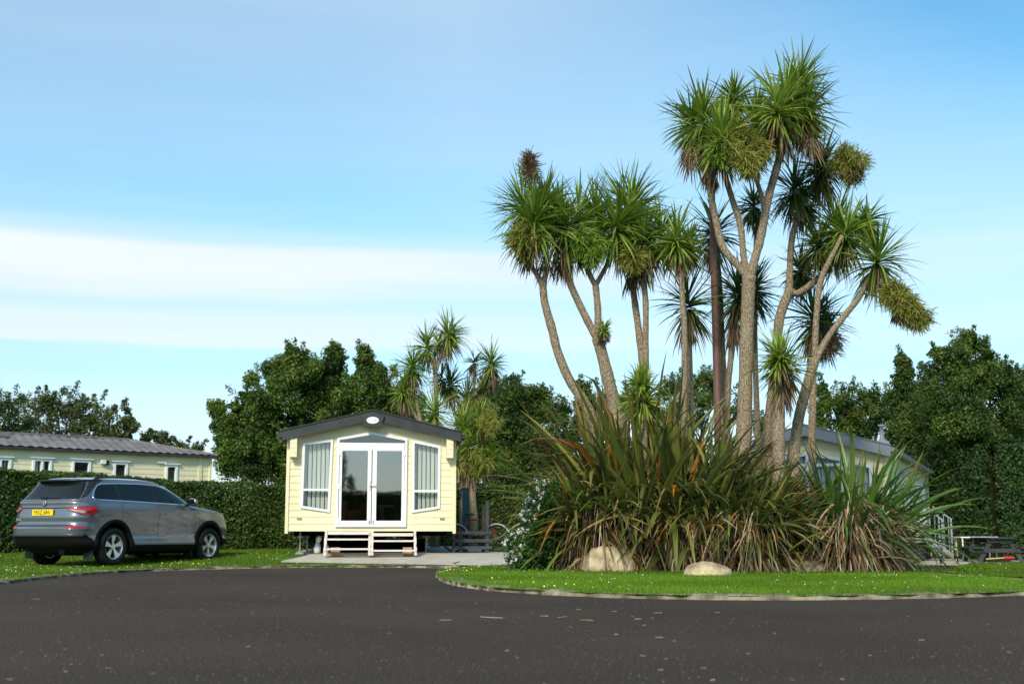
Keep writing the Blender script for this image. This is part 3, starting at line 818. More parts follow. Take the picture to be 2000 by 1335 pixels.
MB().box(-.07, .07, -.03, .03, 0, 1.50).build('shaft', M_TEAL, tp, bevel=.006); MB().box(-.08, .08, -.04, .04, 1.501, 1.53).build('cap', M_TEAL, tp)

# ---- right-hand home, half hidden by the flax
h2x, h2y, a2 = 7.115, 29.7, -22.6
h2 = empty('mobile_home', (h2x, h2y, gz(h2x, h2y, -.0)), R(a2), 'pale yellow mobile home with grey roof, seen corner-on behind the flax on the right', 'mobile home')
b0 = gz(h2x, h2y)
EZ2, RZ2 = 2.62 - b0, 3.10 - b0; L2 = 12.6
wins = [[(-1.55, 1.25), (-1.0, 1.05), (-1.0, 2.52), (-1.55, 2.36)], [(.95, 1.05), (1.5, 1.25), (1.5, 2.36), (.95, 2.52)], [(-.86, .72), (.86, .72), (.86, 2.55), (0, 2.72), (-.86, 2.55)]]
cladding('wall', -1.83, 1.83, .5, RZ2 + .04, .06, .010, M_CREAM2, h2, [inset(w, .03) for w in wins], gable=(1.83, EZ2, RZ2))
sidew = [(-5.7 + a, 1.05, -5.7 + a + w, z) for a, w, z in ((0.35, 1.0, 2.35), (2.6, .9, 2.3), (4.6, 1.1, 2.3), (7.6, .9, 2.3), (9.6, .8, 2.3))]
sp = [[(a, b), (c, b), (c, d), (a, d)] for a, b, c, d in sidew]
sdoor = [(-3.0 + -.5, .55), (-2.7, .55), (-2.7, 2.4), (-3.5, 2.4)]
for s in (-1, 1):
    Ms = Matrix.Translation((s * 1.83, L2 / 2, 0)) @ Matrix.Rotation(s * math.pi / 2, 4, 'Z')
    cladding('side_wall', -L2 / 2 + .005, L2 / 2 - .005, .5, EZ2, .06, .010, M_CREAM2, h2, [inset(w, .03) for w in sp] if s > 0 else [], Ms)
    if s > 0:
        for w in sp: window(h2, w, Ms, mullions=[('v', w[0][0] + .35)], blind_gap=.1)
        sk = MB(); z = .03
        while z < .49: sk.box(-L2 / 2, L2 / 2, -.02, .0, z, z + .085); z += .115
        at_frame(sk.build('skirting', M_DKWOOD, h2), Ms)
        MS2 = Ms
cladding('back_wall', -1.83, 1.83, .5, RZ2 + .04, .06, .010, M_CREAM2, h2, [], Matrix.Translation((0, L2, 0)) @ Matrix.Rotation(math.pi, 4, 'Z'), gable=(1.83, EZ2, RZ2))
for x in (-1.83, 1.83):
    for y in (0, L2): MB().box(x - .04, x + .04, y - .04, y + .04, .03 if x > 0 else .45, EZ2).build('corner_post', M_CREAM2, h2)
gable_roof(h2, 1.83, L2, EZ2, RZ2, .14, M_GREYR, .27, M_GREYR)
window(h2, wins[0], fw=.07); window(h2, wins[1], fw=.07)
window(h2, wins[2], fw=.08, mullions=[('v', 0), ('h', 2.4)], blind_gap=.1, name='patio_door')
fl = MB(); fl.box(-1.76, 1.76, .062, L2 - .07, .52, .56); fl.box(-1.76, 1.76, .3, .32, .561, EZ2 - .1); fl.build('floor', plain('net_curtain', (.7, .7, .68), .9), h2)
ch = MB()
for x in (-.75, .75): ch.box(x - .04, x + .04, .15, L2 - .1, .33, .518)
for y in (.5, 4, 8, 12):
    for x in (-1.6, 1.5): ch.box(x - .05, x + .05, y - .05, y + .05, 0, .518)
ch.build('chassis', M_DARK, h2)
fu = MB(); fu.tube([(1.68, .75, EZ2 + .05), (1.68, .75, EZ2 + .22), (1.68, .75, EZ2 + .26), (1.68, .75, EZ2 + .30), (1.68, .75, EZ2 + .58), (1.68, .75, EZ2 + .59), (1.68, .75, EZ2 + .63)], [.2, .17, .09, .055, .05, .085, .08], 14)
fu.build('flue', M_GREYR, h2, smooth=True)

def in_h2(x, y, z=0):
    c, s = math.cos(R(a2)), math.sin(R(a2)); X, Y = h2x + x * c - y * s, h2y + x * s + y * c
    return Vector((X, Y, gz(X, Y, .02 + z)))
# metal steps with handrails behind the far corner: they run out to the right
s2 = empty('metal_steps', P(1812, 1097, 40), 0, 'galvanised metal steps with slim handrails at the end of the pale home', 'steps')
s2.location.z = gz(s2.location.x, 38, .02); s2.location.y = 38; s2.location.x = (1811 - 1000) / F * 38
k = 38 / F
bl = MB()
for y in (0, .8):
    rl_ = MB(); wr = .035 / 1
    rl_.bar((37 * k, y, 0), (37 * k, y, 81 * k), .05)
    rl_.bar((3 * k, y, 104 * k), (37 * k, y, 80 * k), .04)
    for i, px in enumerate((13, 23, 32)): rl_.bar((px * k, y, (40 - px) * k), (px * k, y, (106 - px * .7) * k), .022)
    rl_.build('handrail', M_STEEL, s2)
    MB().bar((-2 * k, y, 40 * k), (37 * k, y, 8 * k), .04, .14).build('stringer', M_STEEL, s2)
for i in range(4): MB().box((1 + i * 8.5) * k, (9 + i * 8.5) * k, .03, .77, (31 - i * 7.5) * k, (33 - i * 7.5) * k).build('tread', M_STEEL, s2)
MB().box(-16 * k, 0, .0, .8, 36 * k, 38 * k).build('platform', M_STEEL, s2)

# ---- left-hand home behind the hedge
a3 = 134.0; d3 = Vector((.719, .695, 0)); c3 = Vector((-9.05, 37.0, 0)) + Vector((-.695, .719, 0)) * 1.83
h3 = empty('mobile_home', (c3.x, c3.y, .17), R(a3), 'long cream mobile home with grey tiled roof behind the left hedge', 'mobile home')
L3 = 13.5; EZ3 = 2.74; RZ3 = 3.19
Ms = Matrix.Translation((-1.83, L3 / 2, 0)) @ Matrix.Rotation(-math.pi / 2, 4, 'Z')
# wall-plane x runs -L/2 .. L/2 ; for the left side wall x=+L/2 is at the front corner? solved from the photo columns
def s_of(px):
    """distance from the near corner at px 413 along the wall"""
    m = (px - 1000) / F; return (9.05 + m * 37.0) / (.719 - m * .695)
def wx(px): return L3 / 2 + s_of(px)   # s_of is negative going left
def zat(px, py):
    Y = 37.0 + s_of(px) * .695; return H + (1035 - py) / F * Y * 1.0 - .17
w3 = []
for (a, b, t) in ((-18, 25, 895), (66, 104, 897), (143, 180, 899.5), (224, 252, 904), (325.5, 349, 909)):
    m_ = (a + b) / 2; zt = zat(m_, t); xa, xb = wx(a), wx(b)
    w3.append([(xa, zt - (.75 if b < 140 else 1.0)), (xb, zt - (.75 if b < 140 else 1.0)), (xb, zt), (xa, zt)])
cladding('side_wall', -L3 / 2 + .005, L3 / 2 - .005, .5, EZ3, .06, .010, M_CREAM, h3, [inset(w, .03) for w in w3], Ms)
for i, w in enumerate(w3): window(h3, w, Ms, fw=.07, mullions=[('v', (w[0][0] + w[1][0]) / 2)] if i < 2 else [], blind=i < 2, hood=True)
dk_ = MB(); dk_.box(-L3 / 2 + .1, L3 / 2 - .1, .4, .42, .56, EZ3 - .05); at_frame(dk_.build('inner_wall', M_INT, h3), Ms)
cladding('side_wall', -L3 / 2 + .005, L3 / 2 - .005, .5, EZ3, .06, .010, M_CREAM, h3, [], Matrix.Translation((1.83, L3 / 2, 0)) @ Matrix.Rotation(math.pi / 2, 4, 'Z'))
cladding('wall', -1.83, 1.83, .5, EZ3, .06, .010, M_CREAM, h3, [])
cladding('back_wall', -1.83, 1.83, .5, EZ3, .06, .010, M_CREAM, h3, [], Matrix.Translation((0, L3, 0)) @ Matrix.Rotation(math.pi, 4, 'Z'))
MB().box(-1.76, 1.76, .07, L3 - .07, .52, .56).build('floor', M_INT, h3)
b = MB(); xx = wx(393); b.box(xx - .06, xx + .06, -.03, -.004, .5, EZ3); at_frame(b.build('wall_strip', M_CREAM, h3), Ms)
b = MB(); b.box(-1.87, -1.80, -.03, .04, .5, EZ3); b.build('corner_post', M_CREAM, h3)
b = MB(); xx = wx(205); zz = zat(205, 904); b.box(xx - .11, xx + .03, -.10, -.014, zz - .05, zz + .06); b.build('vent_box', M_WHITE, h3).data.transform(Ms)
b = MB(); b.box(xx + .031, xx + .12, -.11, -.014, zz - .08, zz + .05); b.build('vent_flap', M_BLACK, h3).data.transform(Ms)
b = MB(); xx = wx(318); zz = zat(318, 905); b.box(xx - .16, xx + .12, -.07, -.014, zz - .02, zz + .04); b.build('lamp_box', M_WHITE, h3).data.transform(Ms)
# hipped tile roof with pressed tile relief
ov = .16; HIP = 1.9; xo = 1.83 + ov; y0_, y1_ = -ov, L3 + ov; zo = EZ3 - .0; 
def roofz(x, y):
    a = (xo - np.abs(x)) / xo; bb = np.minimum((y - y0_) / HIP, (y1_ - y) / HIP)
    return zo + (RZ3 + .03 - zo) * np.minimum(np.minimum(a, bb), 1)
gxx, gyy = np.meshgrid(np.linspace(-xo, xo, 121), np.arange(y0_, y1_ + .001, .04))
zz = roofz(gxx, gyy)
ph = (xo - np.abs(gxx)) / .33
zz = zz + .022 * (1 - (ph % 1.0)) + .030 * np.abs(np.sin(gyy * math.pi / .27 + np.floor(ph) * .9)) 
nx_, ny_ = gxx.shape[1], gxx.shape[0]
ii = (np.arange(ny_ - 1)[:, None] * nx_ + np.arange(nx_ - 1)[None]).ravel()
Vr = np.stack([gxx, gyy, zz], -1).reshape(-1, 3)
np_mesh('roof', Vr, np.stack([ii, ii + 1, ii + nx_ + 1, ii + nx_], 1), M_TILE, h3)
b = MB()
for x in (-xo, xo): b.box(x - .03, x + .05, y0_, y1_, zo - .05, zo + .012)
for y in (y0_, y1_): b.box(-xo + .06, xo - .04, y - .04, y + .04, zo - .05, zo + .010)
b.box(-xo + .06, xo - .04, y0_ + .05, y1_ - .05, zo - .045, zo - .03)
b.build('gutter', M_CHAR, h3)
b = MB(); b.bar((0, y0_ + HIP, RZ3 + .07), (0, y1_ - HIP, RZ3 + .07), .16, .06)
for x in (-xo, xo): b.bar((x, y0_, zo + .05), (0, y0_ + HIP, RZ3 + .06), .12, .05)
b.build('ridge_cap', M_TILE, h3)
sv = s_of(62); yv = -sv + .4
b = MB(); b.box(-.85, -.62, yv - .22, yv + .22, RZ3 - .14, RZ3 - .01); b.build('roof_vent', M_TILE, h3, bevel=.04)

# ------------------------------------------------------------------ the car
def pchip(x, xp, fp):
    xp = np.array(xp, float); fp = np.array(fp, float); h = np.diff(xp); d = np.diff(fp) / h
    m = np.zeros(len(xp)); m[0] = d[0]; m[-1] = d[-1]
    for i in range(1, len(xp) - 1):
        if d[i - 1] * d[i] > 0:
            w1 = 2 * h[i] + h[i - 1]; w2 = h[i] + 2 * h[i - 1]; m[i] = (w1 + w2) / (w1 / d[i - 1] + w2 / d[i])
    x = np.asarray(x, float); i = np.clip(np.searchsorted(xp, x) - 1, 0, len(h) - 1); t = np.clip((x - xp[i]) / h[i], 0, 1)
    return (fp[i] * (1 + 2 * t) * (1 - t) ** 2 + h[i] * m[i] * t * (1 - t) ** 2 + fp[i + 1] * t * t * (3 - 2 * t) + h[i] * m[i + 1] * t * t * (t - 1))
ROWS = [(.24, 1.94, 1.95, .78, 5), (.30, 2.08, 2.12, .87, 6), (.40, 2.22, 2.25, .932, 7), (.44, 2.25, 2.27, .935, 7), (.50, 2.285, 2.30, .908, 7), (.58, 2.325, 2.31, .898, 7), (.70, 2.33, 2.31, .905, 7),
        (.735, 2.285, 2.305, .908, 7), (.82, 2.255, 2.28, .918, 6.5), (.90, 2.262, 2.24, .926, 6.5), (1.0, 2.25, 2.18, .936, 6), (1.06, 2.245, 2.0, .944, 6), (1.075, 2.24, 1.92, .935, 6), (1.10, 2.235, 1.72, .922, 6),
        (1.13, 2.235, 1.42, .914, 6), (1.17, 2.24, 1.12, .905, 6), (1.215, 2.225, 1.02, .885, 5.5), (1.25, 2.18, .95, .868, 5.5), (1.40, 2.06, .70, .80, 5), (1.55, 1.96, .38, .73, 4.8), (1.60, 1.92, .2, .695, 4.2),
        (1.635, 1.84, .0, .63, 3.8), (1.66, 1.68, -.18, .52, 3.4), (1.675, 1.42, -.33, .38, 3), (1.685, 1.0, -.48, .16, 2.6)]
RZs = [r[0] for r in ROWS]; XC = -.6
def crow(z):
    return [float(pchip(z, RZs, [r[k] for r in ROWS])) for k in (1, 2, 3, 4)]
def sgnp(c, e): return math.copysign(abs(c) ** e, c)
def body_pt(th, z):
    """th 0 = rear centre, pi/2 = side, pi = front centre"""
    xr_, xf_, w, n = crow(z)
    a = (xr_ + XC) if th < math.pi / 2 else (xf_ - XC)
    x = XC - a * sgnp(math.cos(th), 2 / n); y = w * sgnp(math.sin(th), 2 / n)
    return Vector((x, y, z))
_tab = {}
def u_pt(u, z):
    """u: metres walked from the rear centre round the body at height z (signed)"""
    s = -1 if u < 0 else 1; u = abs(u); key = round(z, 3)
    if key not in _tab:
        ths = np.concatenate([np.linspace(0, .2, 60) ** 1.0, np.linspace(.2, math.pi / 2, 500)[1:], np.linspace(math.pi / 2, math.pi, 300)[1:]])
        P_ = np.array([body_pt(t, z) for t in ths]); c = np.concatenate([[0], np.cumsum(np.linalg.norm(np.diff(P_, axis=0), axis=1))]); _tab[key] = (c, P_)
    c, P_ = _tab[key]
    return Vector((np.interp(u, c, P_[:, 0]), s * np.interp(u, c, P_[:, 1]), z))
def side_pt(x, z, s):
    xr_, xf_, w, n = crow(z); a = (xr_ + XC) if x < XC else (xf_ - XC)
    return Vector((x, s * w * max(0, 1 - abs((x - XC) / a) ** n) ** (1 / n), z))
def rear_pt(y, z):
    xr_, xf_, w, n = crow(z); a = xr_ + XC
    return Vector((XC - a * max(0, 1 - abs(y / w) ** n) ** (1 / n), y, z))
def front_pt(y, z):
    xr_, xf_, w, n = crow(z); a = xf_ - XC
    return Vector((XC + a * max(0, 1 - abs(y / w) ** n) ** (1 / n), y, z))
def onsurf(fn, a, z, off):
    p = fn(a, z); e = .004
    t1 = fn(a + e, z) - fn(a - e, z); t2 = fn(a, min(z + e, 1.684)) - fn(a, z - e); n = t1.cross(t2)
    if n.length < 1e-9: n = Vector((p.x - XC, p.y, 0))
    n.normalize()
    if n.dot(Vector((p.x - XC, p.y * 2, .2))) < 0: n = -n
    return p + n * off
def spatch(name, fn, poly, off, mat, parent, step=.04, thick=0):
    pts = [Vector(p) for p in poly]
    # subdivide the outline
    out = []
    for i in range(len(pts)):
        a, b = pts[i], pts[(i + 1) % len(pts)]; k = max(1, int((b - a).length / step))
        out += [a.lerp(b, j / k) for j in range(k)]
    xs = [p.x for p in out]; ys = [p.y for p in out]
    gx, gy = np.meshgrid(np.arange(min(xs), max(xs), step) + step / 2, np.arange(min(ys), max(ys), step) + step / 2)
    m = poly_mask([(p.x, p.y) for p in out], gx, gy)
    inn = [Vector((a, b)) for a, b in zip(gx[m], gy[m])]
    n = len(out)
    v, e, f, *_ = delaunay_2d_cdt(out + inn, [(i, (i + 1) % n) for i in range(n)], [], 1, 1e-5)
    me = bpy.data.meshes.new(name); me.from_pydata([onsurf(fn, p.x, p.y, off) for p in v], [], [list(t) for t in f])
    bm = bmesh.new(); bm.from_mesh(me)
    for fc in bm.faces:
        c = fc.calc_center_median()
        if fc.normal.dot(Vector((c.x - XC, c.y * 2, .3))) < 0: fc.normal_flip()
        fc.smooth = True
    bm.to_mesh(me); bm.free()
    return link(name, me, parent, [mat])
def sstrip(name, fn, path, w, off, mat, parent, closed=False, step=.04, h=0):
    pts = [Vector(p) for p in path]; d = []
    m = len(pts) if closed else len(pts) - 1
    for i in range(m):
        a, b = pts[i], pts[(i + 1) % len(pts)]; k = max(1, int((b - a).length / step)); d += [a.lerp(b, j / k) for j in range(k)]
    if not closed: d.append(pts[-1])
    n = len(d); V = []; Fs = []
    for i, p in enumerate(d):
        a = d[(i - 1) % n] if closed or i else d[0]; b = d[(i + 1) % n] if closed or i < n - 1 else d[-1]
        t = (b - a).normalized(); s = Vector((-t.y, t.x)) * w / 2
        V += [onsurf(fn, p.x + s.x, p.y + s.y, off * .3), onsurf(fn, p.x + s.x * .6, p.y + s.y * .6, off), onsurf(fn, p.x - s.x * .6, p.y - s.y * .6, off), onsurf(fn, p.x - s.x, p.y - s.y, off * .3)]
    for i in range(n if closed else n - 1):
        for k in range(3): a = i * 4 + k; b = ((i + 1) % n) * 4 + k; Fs.append((a, a + 1, b + 1, b))
    o = np_mesh(name, [tuple(v) for v in V], Fs, mat, parent, smooth=True)
    bm = bmesh.new(); bm.from_mesh(o.data); bmesh.ops.recalc_face_normals(bm, faces=bm.faces)
    bm.to_mesh(o.data); bm.free(); return o

def build_car(loc, rz):
    car = empty('parked_car', loc, rz, 'grey SUV with yellow rear number plate parked on the left lawn', 'car')
    m, nt, b = newmat('grey_metallic_paint')
    b.inputs['Base Color'].default_value = (.185, .195, .22, 1); b.inputs['Metallic'].default_value = .65; b.inputs['Roughness'].default_value = .30
    b.inputs['Coat Weight'].default_value = 1; b.inputs['Coat Roughness'].default_value = .03
    nz = N(nt, 'ShaderNodeTexNoise'); nz.inputs['Scale'].default_value = 900; bp = N(nt, 'ShaderNodeBump'); bp.inputs['Strength'].default_value = .03
    nt.links.new(nz.outputs['Fac'], bp.inputs['Height']); nt.links.new(bp.outputs[0], b.inputs['Normal'])
    PAINT = m
    TRIM = noisy('black_cladding', (.004, .004, .004), (.007, .007, .007), 40, .8, .1, 300, spec=.2)
    GL = plain('tinted_car_glass', (.006, .010, .010), .03, spec=.45)
    CHR = plain('chrome', (.8, .8, .8), .12, 1); SEAM = plain('panel_gap', (.004, .004, .004), .8)
    RED = plain('red_lens', (.42, .006, .012), .12, coat=1); LENS = plain('clear_lens', (.62, .55, .5), .2, .4)
    ZL = sorted(set([round(z, 4) for z in np.concatenate([np.arange(.24, 1.0, .02), np.arange(1.0, 1.26, .01), np.arange(1.26, 1.6, .02), np.arange(1.60, 1.685, .005)])] + [1.685]))
    th = np.concatenate([np.linspace(0, .12, 14)[:-1], np.linspace(.12, math.pi - .12, 120), np.linspace(math.pi - .12, math.pi, 14)[1:]])
    # even out: sample by arclength
    nth = 150
    V = []
    for z in ZL:
        full = np.array([body_pt(t, z) for t in np.concatenate([np.linspace(0, math.pi / 2, 400), np.linspace(math.pi / 2, math.pi, 400)[1:]])])
        c = np.concatenate([[0], np.cumsum(np.linalg.norm(np.diff(full, axis=0), axis=1))]); u = np.linspace(0, c[-1], nth)
        half = np.stack([np.interp(u, c, full[:, k]) for k in range(3)], 1)
        other = half[::-1][1:-1].copy(); other[:, 1] *= -1
        V.append(np.concatenate([half, other]))
    nr = len(V[0]); V = np.concatenate(V)
    bm = bmesh.new(); vs = [bm.verts.new(v) for v in V]
    for i in range(len(ZL) - 1):
        for k in range(nr):
            f = bm.faces.new((vs[i * nr + k], vs[i * nr + (k + 1) % nr], vs[(i + 1) * nr + (k + 1) % nr], vs[(i + 1) * nr + k]))
            c = f.calc_center_median()
            lim = .385 if c.x > -1.7 else .385 + (.60 - .385) * min(1, (-1.7 - c.x) / .35)
            if c.x > 1.9: lim = .50
            f.material_index = 1 if c.z < lim else 0; f.smooth = True
    f = bm.faces.new(vs[:nr]); f.material_index = 1
    f = bm.faces.new(vs[-nr:]); f.material_index = 0; f.smooth = True
    bmesh.ops.recalc_face_normals(bm, faces=bm.faces)
    me = bpy.data.meshes.new('body'); bm.to_mesh(me); bm.free()
    body = link('body', me, None, [PAINT, TRIM])
    AX = (-1.34, 1.45)
    cb = MB(); cb.m = 1
    for x in AX:
        for s in (-1, 1):
            ys = (s * .60, s * 1.2); cb.tube([(x, min(ys), .36), (x, max(ys), .36)], .44, 40)
    cut = cb.build('cut', [PAINT, TRIM], None)
    md = body.modifiers.new('b', 'BOOLEAN'); md.operation = 'DIFFERENCE'; md.solver = 'EXACT'; md.object = cut
    apply_mods(body); bpy.data.objects.remove(cut)
    body.data.set_sharp_from_angle(angle=R(40)); body.parent = car
    under = MB(); under.box(-1.9, 1.9, -.55, .55, .20, .26); under.tube([(-2.1, -.35, .27), (-1.5, -.35, .27)], .07, 12); under.build('underbody', M_DARK, car)
    for s in (-1, 1):
        fn = lambda x, z, s=s: side_pt(x, z, s)
        # wheel arch trims
        for x in AX:
            a0, a1 = R(-14), R(194)
            arc = [(x + .475 * math.cos(a), .36 + .475 * math.sin(a)) for a in np.linspace(a0, a1, 40)]
            arc = [(p[0], max(p[1], .26)) for p in arc]
            sstrip('wheel_arch_trim', fn, arc, .078, .014, TRIM, car)
        sl = [(-.83, .27), (.93, .27), (.96, .36), (.92, .385), (-.82, .385), (-.86, .36)]
        spatch('sill_cladding', fn, sl, .012, TRIM, car)
        sstrip('sill_trim', fn, [(-.80, .40), (.93, .395)], .016, .012, plain('dull_silver', (.22, .22, .23), .35, .8), car)
        # windows: dark band, chrome surround, three panes
        band = [(-1.83, 1.235), (-1.845, 1.28), (-1.75, 1.42), (-1.67, 1.50), (-1.58, 1.535), (-1.2, 1.557), (-.6, 1.567), (-.1, 1.555), (.17, 1.50), (.45, 1.40), (.72, 1.28), (.90, 1.185), (.86, 1.17), (0, 1.195), (-1.0, 1.22)]
        bandp = spatch('window_band', fn, band, .003, M_BLACK, car)
        sstrip('chrome_trim', fn, band, .022, .010, CHR, car, closed=True)
        for pane in ([(-1.80, 1.25), (-1.74, 1.40), (-1.65, 1.495), (-1.56, 1.525), (-1.26, 1.54), (-1.22, 1.245)], [(-1.12, 1.24), (-1.15, 1.545), (-.6, 1.553), (-.30, 1.548), (-.22, 1.215)], [(-.10, 1.21), (-.17, 1.54), (-.08, 1.538), (.15, 1.485), (.43, 1.385), (.68, 1.275), (.83, 1.195), (.6, 1.19)]):
            spatch('side_window', fn, pane, .006, GL, car)
        # door lines
        sstrip('door_gap', fn, [(-.92, .40), (-1.02, .62), (-1.16, .83), (-1.19, 1.0), (-1.17, 1.22)], .007, .0016, SEAM, car)
        sstrip('door_gap', fn, [(-.13, .40), (-.16, .8), (-.16, 1.2)], .007, .0016, SEAM, car)
        sstrip('door_gap', fn, [(.95, .42), (.97, .7), (.93, 1.0), (.90, 1.16)], .007, .0016, SEAM, car)
        sstrip('shoulder_crease', fn, [(-1.75, 1.064), (-.5, 1.062), (.95, 1.052), (1.7, 1.02)], .010, .005, PAINT, car)
        for x, z in ((-1.02, 1.0), (-.02, .985)):
            h = MB(); c = fn(x, z); y = c.y + s * .028
            h.bar((x - .10, y, z), (x + .10, y, z - .004), .022, .03); h.box(x - .10, x - .08, min(c.y, y), max(c.y, y), z - .012, z + .012); h.box(x + .08, x + .10, min(c.y, y), max(c.y, y), z - .014, z + .010)
            h.build('door_handle', PAINT, car, bevel=.006)
        if s < 0: spatch('fuel_flap', fn, [(-1.78, .93), (-1.58, .93), (-1.58, 1.05), (-1.78, 1.05)], .0025, PAINT, car)
        # mirror
        mo = MB(); mo.bar((.72, s * .86, 1.17), (.70, s * .98, 1.20), .06, .04); mi = mo.build('mirror_arm', TRIM, car)
        bmh = bmesh.new(); bmesh.ops.create_uvsphere(bmh, u_segments=20, v_segments=12, radius=1)
        for v in bmh.verts: v.co = Vector((.70 + v.co.x * .10 * (1 if v.co.x > 0 else .45), s * 1.03 + v.co.y * .12, 1.235 + v.co.z * .085))
        for f_ in bmh.faces: f_.smooth = True
        mm = bpy.data.meshes.new('mirror'); bmh.to_mesh(mm); bmh.free(); mm.materials.append(PAINT); mo = bpy.data.objects.new('mirror', mm); col.objects.link(mo); mo.parent = car
        MB().box(.648, .654, s * 1.03 - .085, s * 1.03 + .085, 1.18, 1.29).build('mirror_glass', GL, mo)
        # roof rail
        rp = [(-1.72, s * .615, 1.575), (-1.60, s * .60, 1.635), (-1.35, s * .60, 1.668), (-.6, s * .60, 1.685), (.0, s * .60, 1.665), (.12, s * .60, 1.64), (.22, s * .615, 1.575)]
        rr = MB(); rr.tube(smooth_path(rp, 5), .019, 8); rr.build('roof_rail', M_BLACK, car, smooth=True)
        # tail light, drawn round the rear corner
        fu_ = lambda u, z: u_pt(u, z)
        tl = [(s * .52, 1.085), (s * .85, 1.10), (s * 1.10, 1.10), (s * 1.165, 1.095), (s * 1.10, 1.0), (s * 1.06, .935), (s * .90, .945), (s * .72, .995), (s * .58, 1.05)]
        t = spatch('tail_light', fu_, tl, .010, RED, car, .025)
        spatch('clear_lens', fu_, [(s * .60, 1.048), (s * .74, 1.042), (s * .88, 1.035), (s * .93, 1.005), (s * .86, .985), (s * .75, 1.005)], .016, LENS, t, .02)
        spatch('dark_lens', fu_, [(s * .90, .97), (s * .96, 1.03), (s * 1.02, 1.0), (s * 1.0, .955)], .014, plain('dark_red', (.12, .01, .01), .2), t, .02)
        sstrip('lens_edge', fu_, tl, .010, .012, M_BLACK, t, closed=True, step=.025)
        rf = spatch('reflector', fu_, [(s * .62, .742), (s * 1.0, .735), (s * .98, .70), (s * .62, .70)], .010, RED, car, .03)
        sstrip('chrome_trim', fu_, [(s * .60, .692), (s * .99, .690), (s * 1.045, .745)], .012, .012, CHR, car, step=.03)
        # seam of the tailgate
        sstrip('tailgate_gap', fu_, [(s * .80, 1.225), (s * .785, 1.10)], .006, .0016, SEAM, car)
        sstrip('tailgate_gap', fu_, [(s * .76, .975), (s * .70, .76)], .006, .0016, SEAM, car)
        # mud flaps
        for x in AX:
            MB().box(x - .50, x - .48, s * .74 - .11, s * .74 + .11, .13, .42).build('mud_flap', M_BLACK, car)
        # wheels
        for x in AX:
            wy = s * .80
            wh = empty('wheel', (x, wy, .358)); wh.parent = car; wh.rotation_euler.z = 0 if s > 0 else math.pi
            prof = [(-.115, .235), (-.118, .30), (-.105, .345), (-.08, .357), (.08, .357), (.105, .345), (.118, .30), (.112, .238), (.095, .232), (.03, .226), (-.05, .226)]
            v = []; f = []; nn = 56; mm = len(prof)
            for k in range(nn):
                a = 2 * math.pi * k / nn
                for (yy, rr_) in prof: v.append((rr_ * math.cos(a), yy, rr_ * math.sin(a)))
            for k in range(nn):
                for q_ in range(mm): f.append((k * mm + q_, k * mm + (q_ + 1) % mm, ((k + 1) % nn) * mm + (q_ + 1) % mm, ((k + 1) % nn) * mm + q_))
            ty = MB().add(v, f).build('tyre', plain('tyre_rubber', (.013, .013, .013), .8, spec=.2), wh, smooth=True)
            ALU = plain('alloy', (.72, .72, .70), .28, .75)
            rim = MB()
            # barrel lip
            pr = [(.098, .238), (.104, .228), (.095, .214), (-.09, .208), (-.09, .222)]
            v = []; f = []; mm = len(pr)
            for k in range(nn):
                a = 2 * math.pi * k / nn
                for (yy, rr_) in pr: v.append((rr_ * math.cos(a), yy, rr_ * math.sin(a)))
            for k in range(nn):
                for q_ in range(mm - 1): f.append((k * mm + q_, k * mm + q_ + 1, ((k + 1) % nn) * mm + q_ + 1, ((k + 1) % nn) * mm + q_))
            rim.add(v, f)
            rot0 = .3 if x < 0 else .9
            for k in range(5):
                a = rot0 + 2 * math.pi * k / 5
                for da, wd in ((-.13, .034), (.15, .046)):
                    p0 = Vector((.05 * math.cos(a), .072, .05 * math.sin(a))); p1 = Vector((.228 * math.cos(a + da), .085, .228 * math.sin(a + da)))
                    dd = (p1 - p0).normalized(); sd = dd.cross(Vector((0, 1, 0)))
                    v = [p0 - sd * .018, p0 + sd * .018, p1 + sd * wd / 2 * 1.35, p1 - sd * wd / 2 * 1.35]
                    v += [q_ + Vector((0, -.03, 0)) for q_ in v]
                    rim.add(v, [(0, 1, 2, 3), (7, 6, 5, 4), (0, 4, 5, 1), (1, 5, 6, 2), (2, 6, 7, 3), (3, 7, 4, 0)])
            rim.tube([(0, .02, 0), (0, .09, 0)], .055, 24); rim.tube([(0, .09, 0), (0, .096, 0)], .03, 16)
            ro = rim.build('rim', ALU, wh); ro.data.set_sharp_from_angle(angle=R(35))
            MB().tube([(0, -.08, 0), (0, -.02, 0)], .205, 30).build('brake_disc', M_BLACK, wh)
    # rear glass, spoiler, tailgate
    spatch('rear_window', rear_pt, [(-.70, 1.245), (.70, 1.245), (.655, 1.40), (.60, 1.555), (-.60, 1.555), (-.655, 1.40)], .006, GL, car)
    for s in (-1, 1): spatch('pillar_trim', rear_pt, [(s * .715, 1.25), (s * .745, 1.30), (s * .70, 1.50), (s * .665, 1.60), (s * .61, 1.60), (s * .615, 1.56), (s * .67, 1.40)], .010, M_BLACK, car)
    sp_ = MB(); n_ = 14
    vs = []
    for i in range(n_ + 1):
        y = -.66 + 1.32 * i / n_; e = .10 * (1 - abs(y / .70) ** 4)
        xb = rear_pt(y * .96, 1.60).x
        vs += [(xb + .12, y, 1.628), (xb - .02 - e, y, 1.612), (xb - .03 - e, y, 1.590), (xb + .02, y, 1.565)]
    fs = [(i * 4 + k, i * 4 + (k + 1) % 4, (i + 1) * 4 + (k + 1) % 4, (i + 1) * 4 + k) for i in range(n_) for k in range(4)] + [(0, 1, 2, 3), (n_ * 4 + 3, n_ * 4 + 2, n_ * 4 + 1, n_ * 4)]
    sp_.add(vs, fs); spo = sp_.build('spoiler', M_BLACK, car)
    vs2 = []
